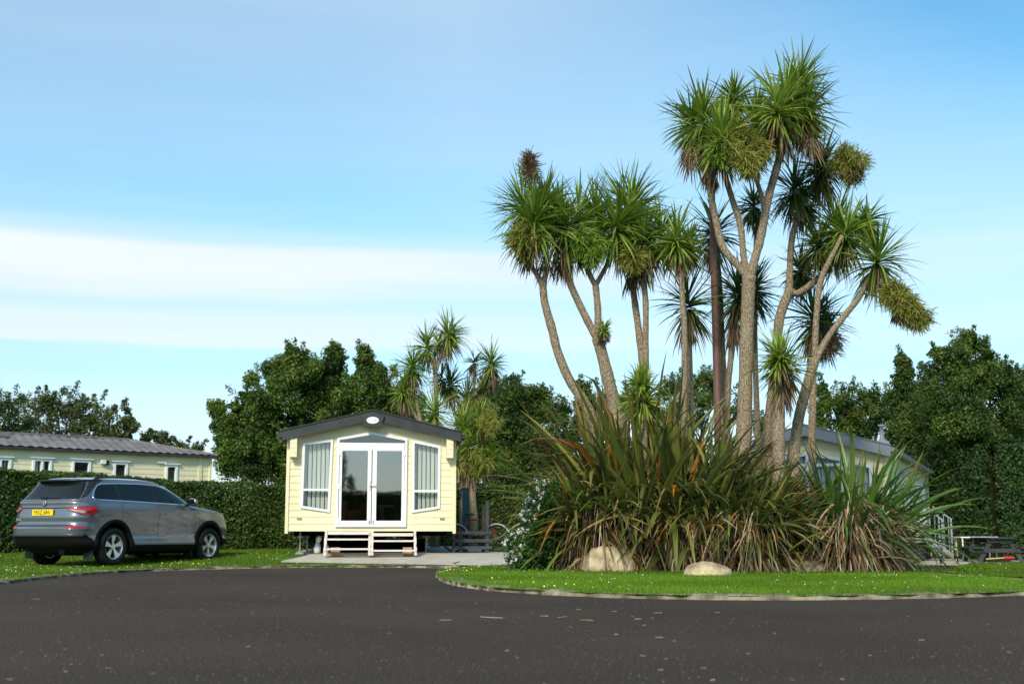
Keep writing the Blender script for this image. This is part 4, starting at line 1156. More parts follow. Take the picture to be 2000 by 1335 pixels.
    for i in range(n_ + 1):
        y = -.64 + 1.28 * i / n_; e = .10 * (1 - abs(y / .70) ** 4); xb = rear_pt(y * .96, 1.60).x; vs2 += [(xb + .13, y, 1.6325), (xb - .015 - e, y, 1.6165)]
    MB().add(vs2, [(2 * i, 2 * i + 1, 2 * i + 3, 2 * i + 2) for i in range(n_)]).build('spoiler_top', PAINT, spo, smooth=True)
    sstrip('tailgate_edge', rear_pt, [(-.80, 1.222), (.80, 1.222)], .02, .010, PAINT, car)
    sstrip('tailgate_groove', rear_pt, [(-.60, 1.083), (-.2, 1.072), (.2, 1.072), (.60, 1.083)], .022, .004, M_BLACK, car)
    sstrip('bumper_gap', rear_pt, [(-.72, .752), (.72, .752)], .022, .004, SEAM, car)
    sstrip('chrome_trim', lambda u, z: u_pt(u, z), [(-.60, .694), (.60, .694)], .010, .012, CHR, car)
    sstrip('bumper_trim', lambda u, z: u_pt(u, z), [(-.95, .575), (.95, .575)], .05, .014, plain('satin_grey', (.07, .07, .072), .4, .3), car)
    w = MB(); w.bar((rear_pt(.12, 1.27).x - .03, .15, 1.275), (rear_pt(-.30, 1.265).x - .03, -.32, 1.262), .022, .018); w.bar((rear_pt(.12, 1.27).x - .03, .15, 1.275), (rear_pt(.12, 1.24).x - .02, -.02, 1.262), .03, .03); w.build('wiper', M_BLACK, car)
    # number plate, badge, lettering
    xp = rear_pt(0, .99).x - .022
    pl = MB().box(xp - .006, xp, -.26, .26, .938, 1.05).build('number_plate', plain('plate_yellow', (.92, .62, .0), .35), car)
    def text(body_, size, M, mat, parent, name, shear=0, depth=.001):
        cu = bpy.data.curves.new(name, 'FONT'); cu.body = body_; cu.size = size; cu.align_x = 'CENTER'; cu.align_y = 'CENTER'; cu.extrude = depth; cu.offset = 0
        to = bpy.data.objects.new(name, cu); col.objects.link(to)
        dg = bpy.context.evaluated_depsgraph_get(); dg.update(); me = bpy.data.meshes.new_from_object(to.evaluated_get(dg)); bpy.data.objects.remove(to)
        me.transform(M); me.materials.clear(); return link(name, me, parent, [mat])
    # text plane: x right -> -Y (seen from behind, right is -y), y up -> z, normal -> -x
    def TM(x, y, z, sx=1): return Matrix(((0, 0, -1, x), (-sx, 0, 0, y), (0, 1, 0, z), (0, 0, 0, 1)))
    text('MXZ 6841', .112, TM(xp - .0075, 0, .992, .84), plain('plate_black', (.01, .01, .01), .5), pl, 'plate_lettering')
    MB().box(xp - .008, xp - .0065, -.045, .045, .944, .948).build('plate_maker_line', plain('plate_black2', (.05, .05, .05), .5), pl)
    text('\u0160KODA', .055, TM(rear_pt(.62, .865).x - .008, .60, .865), CHR, car, 'tailgate_lettering')
    zb = 1.155; xb = rear_pt(0, zb).x - .012
    bd = MB(); bd.add([(xb - .004 * (i % 2), .052 * math.cos(a), zb + .052 * math.sin(a)) for a in np.linspace(0, 2 * math.pi, 30, endpoint=False) for i in (0, 1)], [])
    ringv = []; ringf = []
    for k in range(30):
        a = 2 * math.pi * k / 30
        for rr_, xx in ((.052, 0), (.052, -.006), (.043, -.008), (.043, 0)): ringv.append((xb + xx, rr_ * math.cos(a), zb + rr_ * math.sin(a)))
    for k in range(30):
        for q_ in range(4): ringf.append((k * 4 + q_, k * 4 + (q_ + 1) % 4, ((k + 1) % 30) * 4 + (q_ + 1) % 4, ((k + 1) % 30) * 4 + q_))
    em = MB().add(ringv, ringf)
    for zz, ln in ((.022, .030), (.010, .026), (-.002, .020)): em.bar((xb - .006, .012, zb + zz), (xb - .006, -ln, zb + zz + .006), .005, .006)
    em.bar((xb - .006, .022, zb + .014), (xb - .006, .002, zb - .03), .006, .009); em.bar((xb - .006, .0, zb - .030), (xb - .006, -.018, zb - .014), .006, .006)
    emb = em.build('round_emblem', CHR, car)
    MB().add([(xb - .002, .045 * math.cos(a), zb + .045 * math.sin(a)) for a in np.linspace(0, 2 * math.pi, 24, endpoint=False)], [tuple(range(24))]).build('emblem_field', M_BLACK, emb)
    an = MB(); an.add([(-1.55, -.015, 1.66), (-1.55, .015, 1.66), (-1.42, .012, 1.665), (-1.42, -.012, 1.665), (-1.56, 0, 1.72)], [(0, 1, 2, 3), (0, 4, 1), (1, 4, 2), (2, 4, 3), (3, 4, 0)]); an.build('antenna', M_BLACK, car)
    # front
    spatch('windscreen', front_pt, [(-.72, 1.22), (.72, 1.22), (.60, 1.54), (-.60, 1.54)], .006, GL, car)
    spatch('grille', front_pt, [(-.38, .66), (.38, .66), (.42, .92), (-.42, .92)], .01, M_BLACK, car)
    for s in (-1, 1):
        fr_u = lambda x, z, s=s: side_pt(x, z, s)
        spatch('headlight', fr_u, [(2.05, .92), (2.20, .87), (2.19, .82), (2.10, .85)], .008, LENS, car, .03)
    return car

CY = 24.35
cx = (133 - 1000) / F * CY
HEAD = 25.3    # degrees right of straight away
car = build_car((0, 0, 0), 0)
# rear right wheel foot stands at photo column 229
th_ = R(90 - HEAD)
car.rotation_euler = (0, 0, th_)
loc_w = Vector((-1.34, -.86)); rwx = loc_w.x * math.cos(th_) - loc_w.y * math.sin(th_); rwy = loc_w.x * math.sin(th_) + loc_w.y * math.cos(th_)
YW = 23.6
car.location = ((230 - 1000) / F * YW - rwx, YW - rwy, .055)

# ------------------------------------------------------------------ bicycles
def bicycle(loc, rz, s, colr, label, lean=6, col2=None):
    b = empty('bicycle', loc, R(rz), label, 'bicycle', 'bicycles left by the mobile homes'); b.rotation_euler = (R(lean), 0, R(rz)); b.scale = (s, s, s)
    fm = plain('frame_paint', colr, .35); c2 = plain('mudguard_paint', col2 or colr, .4)
    f = MB(); A, B_, C_, D_ = (-.5, 0, .33), (0, 0, .30), (-.15, 0, .78), (.36, 0, .80)
    for p, q_ in ((A, B_), (A, C_), (B_, C_), (B_, D_), (C_, D_)): f.tube([p, q_], .016, 8)
    f.build('frame', fm, b, smooth=True)
    fk = MB(); fk.tube([(.34, 0, .95), (.36, 0, .8), (.42, 0, .62)], .014, 8)
    for y in (-.04, .04): fk.tube([(.42, y, .62), (.54, y, .33)], .011, 6)
    fk.build('fork', fm, b)
    for x in (-.5, .54):
        w = MB(); w.tube([(x + .315 * math.cos(a), 0, .33 + .315 * math.sin(a)) for a in np.linspace(0, 2 * math.pi, 33)], .022, 8, cap=False)
        wo = w.build('wheel', M_BLACK, b, smooth=True)
        sp = MB()
        for k in range(14):
            a = k * 2 * math.pi / 14; sp.tube([(x, 0, .33), (x + .30 * math.cos(a), 0, .33 + .30 * math.sin(a))], .0025, 4)
        sp.tube([(x, -.04, .33), (x, .04, .33)], .022, 8); sp.build('spokes', M_STEEL, wo)
        g_ = MB(); g_.tube([(x + .355 * math.cos(a), 0, .33 + .355 * math.sin(a)) for a in np.linspace(.4, 2.4, 12)], .018, 6); g_.build('mudguard', c2, b)
    h = MB(); h.tube([(.26, -.28, 1.0), (.33, -.12, .97), (.34, 0, .96), (.33, .12, .97), (.26, .28, 1.0)], .013, 8); h.build('handlebar', M_BLACK, b)
    sd = MB(); sd.tube([(-.15, 0, .78), (-.17, 0, .9)], .012, 6); sd.box(-.28, -.03, -.06, .06, .9, .94); sd.build('saddle', M_BLACK, b, bevel=.015)
    cr = MB(); cr.tube([(0, -.03, .30), (0, .03, .30)], .09, 16); cr.bar((0, .06, .30), (.12, .06, .18), .02); cr.bar((0, -.06, .30), (-.12, -.06, .42), .02); cr.build('crank', M_BLACK, b)
    return b
bicycle(in_h1(2.45, 2.0, .02), 8, .95, (.45, .02, .03), 'red bicycle behind the dark side steps of the cream home', 4, (.6, .6, .6))
bicycle(in_h2(2.5, 6.6, .0), 72, .72, (.20, .09, .16), 'small purple children bicycle leaning by the pale home, left of the yellow one', 8, (.45, .2, .42))
bicycle(in_h2(2.95, 6.9, .0), 70, .68, (.65, .45, .02), 'small yellow and black children bicycle beside the purple one', -7, (.7, .5, .02))

# ------------------------------------------------------------------ picnic table, end on
YT = 36.0; tx = (1944 - 1000) / F * YT; zt_ = H - (1097 - HZ) / F * YT
pt = empty('picnic_table', (tx, YT, gz(tx, YT, .02)), R(-2), 'dark grey A-frame picnic table in front of the right hedge, seen end on', 'picnic table')
TH = .72
for k in range(4):
    x = -.285 + k * .19
    MB().box(x - .088, x + .088, -.05, 1.6, TH - .04, TH).build('tabletop_board', M_DKWOOD, pt, bevel=.005)
for s in (-1, 1):
    for k in (0, 1): MB().box(s * (.60 + k * .15) - .07, s * (.60 + k * .15) + .07, -.05, 1.6, .40, .44).build('seat_board', M_DKWOOD, pt, bevel=.005)
for y in (.12, 1.4):
    b = MB(); b.box(-.37, .37, y - .045, y, TH - .15, TH - .041); b.box(-.82, .82, y - .045, y, .29, .399); b.build('crossbeam', M_DKWOOD, pt)
    for s in (-1, 1):
        b = MB(); b.bar((s * .24, y + .025, TH - .045), (s * .62, y + .025, 0), .045, .12, up=(1, 0, 0)); b.build('leg', M_DKWOOD, pt)
b = MB(); b.bar((0, .15, TH - .1), (0, .75, .34), .06, .06); b.bar((0, 1.35, TH - .1), (0, .8, .34), .06, .06); b.build('brace', M_DKWOOD, pt)
wt = empty('garden_table', (tx, YT + 2.0, gz(tx, YT + 2.0, .02)), R(-2), 'white plastic garden table standing behind the dark picnic table', 'table')
MB().box(-.56, .56, -.35, .35, .69, .73).build('tabletop', M_WHITE, wt, bevel=.01)
for a in (-.50, .50):
    for c in (-.3, .3): MB().bar((a, c, 0), (a, c, .689), .035).build('leg', M_WHITE, wt)
ty = empty('toy_spade', (tx - .1, YT - .15, gz(tx, YT, .03)), R(4), 'toy spade with yellow handle and red blade lying under the picnic table', 'toy')
MB().tube([(-.45, 0, .10), (.10, 0, .13)], .016, 8).build('handle', plain('toy_yellow', (.75, .5, .15), .5), ty)
b = MB(); b.box(.08, .36, -.1, .1, .10, .17); b.build('blade', plain('toy_red', (.65, .02, .03), .4), ty, bevel=.03)
b = MB(); b.box(-.30, .42, .1, .4, 0, .09); o = b.build('storage_crate', M_BLACK, None, bevel=.01); o.location = (tx - .05, YT + .25, gz(tx, YT, .03)); tag(o, 'low black crate under the dark picnic table', 'crate')

# ------------------------------------------------------------------ lamp post in the palms
YL = 23.0
lp = P(1402, 800, YL); lpb = empty('lamp_post', (lp.x, YL, gz(lp.x, YL, .05)), 0, 'tall reddish brown lamp post with milky globe among the palm crowns', 'lamp post')
topz = P(1395, 345, YL).z - lpb.location.z; r0 = 15 / 2 * YL / F
MB().tube([(0, 0, 0), (0, 0, topz * .35), (0, 0, topz * .36), (-.01, 0, topz)], [r0 * 1.15, r0 * 1.15, r0, r0 * .85], 16).build('pole', M_RUST, lpb, smooth=True)
MB().tube([(-.01, 0, topz), (-.01, 0, topz + .10)], .085, 16).build('collar', M_STEEL, lpb)
bmh = bmesh.new(); bmesh.ops.create_uvsphere(bmh, u_segments=24, v_segments=14, radius=.17)
for v in bmh.verts: v.co = Vector((v.co.x - .01, v.co.y, v.co.z * 1.05 + topz + .25))
for f_ in bmh.faces: f_.smooth = True
mm = bpy.data.meshes.new('globe'); bmh.to_mesh(mm); bmh.free(); link('globe', mm, lpb, [M_GLOBE])

# ------------------------------------------------------------------ cabbage palms of the island (columns and rows measured in the photo)
T = cabbage_tree
T('leftmost cabbage palm of the island, slim leaning trunk with brown flower spike on top', 21.8,
  [[(1160, 830, 25), (1144, 790, 21), (1113, 743, 18), (1090, 689, 17), (1078, 642, 17), (1064, 591, 15), (1060, 553, 14)],
   [(1060, 556, 13), (1046, 532, 10), (1031, 510, 9), (1022, 470, 9), (1022, 420, 8)], [(1060, 556, 12), (1067, 530, 10), (1067, 490, 10), (1062, 440, 9)]],
  [(1022, 400, 82, 'm', 0, -.25), (1045, 425, 92, 'm', -.3, .1), (1066, 390, 70, 'm', .3), (1092, 415, 60, 'm', .5)], [(1026, 468, 34, 34, 'o'), (1034, 332, 26, 34, 'r', .1)], [(1066, 500, 55, 50), (1030, 500, 40, 30)])
T('forked cabbage palm with a bright green flower cluster between its two limbs', 22.2,
  [[(1207, 820, 34), (1199, 786, 26), (1183, 720, 24), (1173, 681, 22), (1166, 660, 22)],
   [(1166, 662, 15), (1148, 627, 15), (1125, 580, 14), (1109, 541, 14), (1101, 506, 13), (1098, 460, 12)],
   [(1166, 662, 16), (1168, 611, 14), (1163, 556, 13)], [(1163, 558, 11), (1148, 529, 10), (1135, 500, 10), (1130, 450, 9)], [(1163, 558, 10), (1179, 529, 9), (1191, 505, 9), (1200, 450, 9)]],
  [(1098, 432, 92, 'm', -.2, -.1), (1130, 425, 88, 'l', .2), (1165, 415, 76, 'm', .5), (1205, 430, 98, 'm', 0, 0), (1180, 642, 24, 'm', -.2, .6)], [(1150, 480, 37, 34, 'b')], [(1101, 500, 55, 60), (1140, 500, 40, 30)])
T('dark thin cabbage palm with a full rounded crown, third from the left', 22.8,
  [[(1258, 800, 17), (1255, 712, 15), (1247, 642, 14), (1240, 591, 13), (1234, 533, 12), (1230, 470, 11)]],
  [(1228, 412, 102, 'm', 0), (1238, 390, 80, 'm', .4, .1)], (), [(1234, 520, 60, 60)])
T('thin pale cabbage palm right of the dark thin one, with ripe olive flowers', 22.4,
  [[(1264, 830, 15), (1263, 767, 13), (1261, 669, 12), (1261, 591, 12), (1255, 525, 12), (1258, 480, 11)]],
  [(1262, 455, 88, 'm', 0, .1), (1290, 450, 66, 'm', .4)], [(1235, 505, 24, 20, 'o')], [(1258, 520, 50, 36)])
T('young bright cabbage palm just showing above the flax, without a visible trunk', 21.4,
  [[(1257, 840, 16), (1257, 800, 14), (1256, 770, 12)]], [(1256, 775, 66, 'l'), (1250, 745, 40, 'l')], (), (), dead=0)
T('slim straight cabbage palm with a light green crown, left of the lamp post', 22.0,
  [[(1337, 860, 15), (1336, 798, 13), (1337, 650, 12), (1333, 591, 11), (1331, 521, 11), (1328, 480, 10)]],
  [(1322, 462, 70, 'l'), (1345, 480, 50, 'l', .3)], (), [(1331, 510, 40, 30)])
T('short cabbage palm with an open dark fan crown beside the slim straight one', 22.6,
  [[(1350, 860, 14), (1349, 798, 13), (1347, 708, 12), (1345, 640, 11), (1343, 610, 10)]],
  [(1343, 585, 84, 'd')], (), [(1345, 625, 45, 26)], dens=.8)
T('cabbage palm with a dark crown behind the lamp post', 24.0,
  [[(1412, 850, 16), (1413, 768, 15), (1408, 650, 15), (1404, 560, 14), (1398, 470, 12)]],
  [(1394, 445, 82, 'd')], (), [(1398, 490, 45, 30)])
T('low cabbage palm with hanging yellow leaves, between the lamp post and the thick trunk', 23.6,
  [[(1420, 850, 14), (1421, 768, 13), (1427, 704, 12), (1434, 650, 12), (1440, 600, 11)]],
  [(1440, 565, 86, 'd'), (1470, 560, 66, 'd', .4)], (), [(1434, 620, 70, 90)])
T('tallest cabbage palm, thick pale trunk forking into three limbs', 21.6,
  [[(1450, 870, 33), (1453, 845, 31), (1456, 747, 28), (1459, 641, 27), (1461, 588, 26), (1463, 540, 27)],
   [(1462, 545, 16), (1441, 518, 15), (1416, 490, 15), (1404, 458, 14), (1392, 400, 13), (1382, 345, 12), (1374, 280, 12)],
   [(1462, 548, 15), (1453, 505, 13), (1446, 440, 13), (1430, 389, 12), (1415, 335, 12), (1413, 290, 12)],
   [(1464, 545, 19), (1476, 500, 17), (1487, 458, 17), (1500, 389, 16), (1515, 335, 16), (1527, 290, 15), (1535, 240, 14)],
   [(1494, 420, 10), (1488, 385, 10), (1479, 356, 9), (1470, 320, 9)]],
  [(1372, 222, 90, 'm', 0, -.2), (1352, 235, 70, 'm', .4, -.3), (1410, 262, 88, 'l', -.5), (1432, 190, 62, 'm', .5), (1535, 190, 98, 'm', 0), (1560, 160, 82, 'm', .4, .1), (1518, 205, 82, 'l', -.5), (1575, 212, 82, 'm', .1, .3), (1465, 300, 48, 'd', .4), (1475, 235, 76, 'm', .6)],
  [(1452, 290, 50, 54, 'o', -.6), (1408, 300, 20, 18, 'b', -.7), (1512, 262, 26, 30, 'o', -.2), (1585, 255, 30, 20, 'r', .2)],
  [(1352, 285, 75, 110, .7), (1580, 262, 66, 90, .7), (1385, 330, 50, 60), (1532, 270, 55, 50)], dens=1.1)
T('cabbage palm behind the tallest one, its dark crown between the limbs', 24.2,
  [[(1478, 800, 12), (1474, 650, 11), (1476, 500, 10), (1480, 420, 9)]], [(1472, 395, 52, 'd')], (), [(1480, 430, 40, 26)], dens=.7)
T('cabbage palm right of the thick trunk, its bent limb reaching to the right', 22.8,
  [[(1500, 870, 28), (1503, 830, 24), (1512, 740, 20), (1520, 641, 19), (1527, 606, 19), (1543, 565, 18)],
   [(1542, 568, 15), (1543, 518, 13), (1547, 465, 13), (1560, 410, 12), (1556, 370, 10)],
   [(1543, 566, 13), (1556, 573, 13), (1582, 557, 13), (1606, 536, 12), (1617, 525, 12), (1627, 504, 11), (1634, 460, 10)],
   [(1557, 415, 8), (1580, 380, 8), (1603, 330, 8)]],
  [(1606, 318, 72, 'd', 0, .1), (1553, 362, 78, 'd'), (1633, 440, 92, 'm'), (1570, 395, 55, 'd', .4)],
  [(1655, 318, 38, 34, 'o'), (1668, 340, 26, 20, 'r')], [(1605, 350, 60, 30), (1630, 490, 55, 30)])
T('rightmost cabbage palm, forked trunk leaning right with a big drooping olive flower cluster', 21.9,
  [[(1549, 900, 26), (1552, 870, 22), (1560, 817, 21), (1575, 757, 20), (1592, 701, 19)],
   [(1592, 704, 13), (1593, 648, 12), (1597, 588, 12), (1605, 542, 12), (1625, 500, 10), (1645, 460, 9)],
   [(1592, 704, 15), (1617, 659, 13), (1652, 613, 12), (1680, 578, 11), (1698, 543, 10), (1712, 515, 10)],
   [(1687, 573, 4), (1705, 577, 4), (1722, 580, 4), (1740, 570, 3)]],
  [(1652, 445, 74, 'm', .2), (1695, 425, 52, 'm', .5), (1716, 497, 90, 'm', -.1, .15), (1600, 470, 66, 'd', .6)],
  [(1748, 575, 26, 28, 'o'), (1766, 592, 28, 28, 'o'), (1788, 616, 26, 22, 'o')], [(1712, 520, 45, 24), (1752, 610, 30, 40)])
T('cabbage palm with a dark crown low behind the two right-hand forks', 24.2,
  [[(1585, 850, 15), (1588, 760, 14), (1588, 680, 13), (1588, 630, 12)]], [(1588, 610, 84, 'd'), (1565, 520, 60, 'd', .3), (1610, 640, 66, 'd', .2)], [(1622, 668, 26, 26, 'r')], [(1588, 650, 60, 50)])
T('short cabbage palm with a skirt of dead leaves, in front of the right-hand trunks', 21.2,
  [[(1520, 870, 26), (1521, 817, 24), (1522, 770, 20), (1526, 735, 16)]], [(1528, 708, 72, 'm'), (1524, 690, 52, 'l', -.2)], (), [(1526, 750, 62, 120, .35)])

# ------------------------------------------------------------------ flax
FLX = [(.10, .14, .026), (.13, .17, .032), (.06, .09, .022), (.18, .21, .045), (.26, .25, .05), (.60, .22, .02), (.38, .25, .10), (.28, .06, .02)]
FLW = [5, 4.5, 4.5, 3, 1, .34, .4, .12]
FLG = [(.07, .16, .026), (.10, .20, .034), (.05, .12, .022), (.15, .25, .05), (.26, .27, .05), (.65, .34, .02), (.38, .26, .1)]
FGW = [5, 5, 3, 3, .6, .10, .12]
def flax(label, px, Y, n, L, spread, lean=(0, 0), rad=.5, cols=FLX, w=FLW, dead=260, wl=.075, up=.3, elmax=1.0):
    c = P(px, 1100, Y); root = empty('flax_plant', (c.x, Y, gz(c.x, Y, .05)), 0, label, 'flax plant', 'flax plants of the island bed')
    a = rng.uniform(0, 2 * math.pi, n); rr = rad * np.sqrt(rng.random(n)); O = np.stack([rr * np.cos(a), rr * np.sin(a) * .8, rng.uniform(.0, .55, n)], 1)
    el = np.minimum(np.abs(rng.normal(size=n)) * spread + .04, elmax * rng.uniform(.85, 1.05, n)); az = a + rng.normal(size=n) * .8
    D = np.stack([np.cos(az) * np.sin(el) + lean[0], np.sin(az) * np.sin(el) + lean[1], np.cos(el) + up * .3], 1)
    LL = L * rng.uniform(.55, 1.08, n)
    V, Fq, Tt = blades(O, D, LL, wl * rng.uniform(.7, 1.25, n), rng.uniform(.08, .75, n) * (1 + (rng.random(n) < .2) * 1.5) + .5 * np.clip(el - .6, 0, 1), 8, prof=np.interp(np.linspace(0, 1, 9), [0, .15, .55, .85, 1], [.7, .9, 1, .6, .05]), fold=.28, roll=rng.normal(size=n) * .6, curl=.16)
    # some leaves are broken over
    k = rng.random(n) < .10
    C = pal(n, cols, w); tip = (Tt[..., None] ** 6) * rng.uniform(0, 1, (n, 1, 1))
    Cc = C[:, None] * (1 - tip) + np.array([.30, .16, .05]) * tip
    blade_obj('foliage', [(V, Fq, Cc)], BLADE, root)
    # broken hanging leaves
    nb = int(n * .20); a = rng.uniform(math.pi * .85, 2.15 * math.pi, nb); rr = rad * rng.uniform(.4, 1.5, nb)
    O = np.stack([rr * np.cos(a), rr * np.sin(a) * .9 - .1, rng.uniform(.5, .5 + .38 * L, nb)], 1); D = np.stack([np.cos(a) * .9, np.sin(a) * .6 - .35, rng.uniform(-.1, .8, nb)], 1)
    V, Fq, Tt = blades(O, D, rng.uniform(.8, 1.6, nb), .048 * rng.uniform(.6, 1.2, nb), rng.uniform(.2, 1.7, nb), 8, fold=.2, roll=rng.normal(size=nb) * .7, curl=.15)
    C = pal(nb, cols, [x * (1 if i < 5 else 5) for i, x in enumerate(w)])
    blade_obj('drooping_leaves', [(V, Fq, np.repeat(C[:, None], Tt.shape[1], 1))], BLADE, root)
    if dead:
        m = int(dead * 2); a = rng.uniform(math.pi * .8, 2.2 * math.pi, m); rr = rad * rng.uniform(.7, 1.6, m)
        O = np.stack([rr * np.cos(a), rr * np.sin(a) * .9 - .28, rng.uniform(.10, 1.15, m) * (1.25 - .25 * rr / rad)], 1); D = np.stack([np.cos(a) * .7, np.sin(a) * .5 - .25, rng.uniform(-1.3, .2, m)], 1)
        V, Fq, Tt = blades(O, D, rng.uniform(.35, .95, m), .024 * rng.uniform(.5, 1.4, m), .9, 5, roll=rng.normal(size=m), curl=.45)
        C = pal(m, [(.38, .27, .16), (.22, .14, .075), (.52, .41, .27), (.10, .065, .04), (.34, .15, .05)], [2, 3, 1.6, 3, .5])
        blade_obj('dead_leaves', [(V, Fq, np.repeat(C[:, None], Tt.shape[1], 1))], DEADM, root)
    return root
flax('flax plant at the left end of the bed, spilling over beside the white-flowered bush', 1165, 21.5, 330, 1.75, .60, (-.14, -.12), .42)
flax('largest upright flax plant behind the pale boulder, with orange leaves at its top', 1250, 21.9, 450, 3.1, .44, (-.04, -.05), .62, dead=420, wl=.098, elmax=.95)
flax('tall dense flax plant left of the thick trunk, its leaves fanning up', 1335, 21.7, 370, 2.5, .55, (.10, -.07), .60, dead=420, wl=.10, elmax=1.0)
flax('olive flax plant in front of the thick trunk, leaning right in long flat sprays', 1425, 21.2, 320, 1.85, .55, (.50, -.08), .50, dead=150, wl=.08)
flax('low flax plant above the small round boulder, leaves bent to the ground on the right', 1480, 20.9, 260, 1.6, .7, (.45, -.12), .40, dead=110)
flax('separate bright green flax plant at the right end of the bed, with yellow drooping leaves', 1650, 20.9, 120, 2.15, .68, (.08, -.06), .34, FLG, FGW, dead=260, wl=.08)
flax('small green flax fan leaning right at the far right edge of the bed', 1695, 21.2, 70, 2.1, .6, (.42, -.08), .28, FLG, FGW, dead=140, wl=.08)

# boulders
def boulder(px, py, wpx, hpx, Y, label, seed):
    c = G(px, py); s = Y / F; bm = bmesh.new(); bmesh.ops.create_icosphere(bm, subdivisions=5, radius=1)
    import mathutils.noise as mn
    for v in bm.verts:
        p = v.co.copy(); d = 1 + .12 * mn.noise(p * 1.4 + Vector((seed, 0, 0))) + .04 * mn.noise(p * 5 + Vector((0, seed, 0)))
        q_ = Vector((math.copysign(abs(p.x) ** .8, p.x), math.copysign(abs(p.y) ** .8, p.y), math.copysign(abs(p.z) ** .75, p.z))) * d
        v.co = Vector((q_.x * wpx * s / 2, q_.y * wpx * s * .36, q_.z * hpx * s * .92 + .0))
    for f in bm.faces: f.smooth = True
    me = bpy.data.meshes.new('boulder'); bm.to_mesh(me); bm.free(); o = link('boulder', me, None, [M_STONE])
    o.location = (c.x, Y, gz(c.x, Y, .0)); o.rotation_euler.z = seed; return tag(o, label, 'boulder', 'boulders edging the flax bed')
boulder(1180, 1117, 108, 58, 20.6, 'large square-shouldered pale boulder under the left part of the flax', .1)
boulder(1222, 1117, 60, 42, 20.9, 'lower pale boulder close against the right side of the large one, half under dead leaves', .4)
boulder(1376, 1128, 92, 34, 18.9, 'small rounded pale boulder standing out in the island lawn', 3.2)
boulder(1535, 1117, 110, 36, 20.6, 'broad brownish boulder under the sprays right of the middle', 6.1)

# leafy shrub helper -----------------------------------------------------
def leaf_cloud(cent, rad, per, size, colors, weights=None, flat=1.0, shell=.5, asp=.55):
    """rhombic leaves spread through small clumps. cent (m,3), rad (m,)"""
    cent = np.asarray(cent, float); m = len(cent); idx = np.repeat(np.arange(m), per); n = len(idx)
    u = unit(rng.normal(size=(n, 3))); r = (rng.random(n) ** shell)[:, None] * rad[idx][:, None]
    c = cent[idx] + u * r * np.array([1, 1, flat])
    nrm = unit(u * .6 + rng.normal(size=(n, 3)) * .7 + np.array([0, 0, .35]))
    a = unit(np.cross(nrm, rng.normal(size=(n, 3)))); b = np.cross(nrm, a)
    s = size * rng.uniform(.6, 1.35, n)[:, None]
    V = np.stack([c - a * s, c + b * s * asp + nrm * s * .1, c + a * s, c - b * s * asp + nrm * s * .1], 1)
    cl = pal(m, colors, weights or [1] * len(colors))[idx] * rng.uniform(.75, 1.25, (n, 1))
    return V, np.arange(n * 4).reshape(-1, 4), np.repeat(cl[:, None], 4, 1)

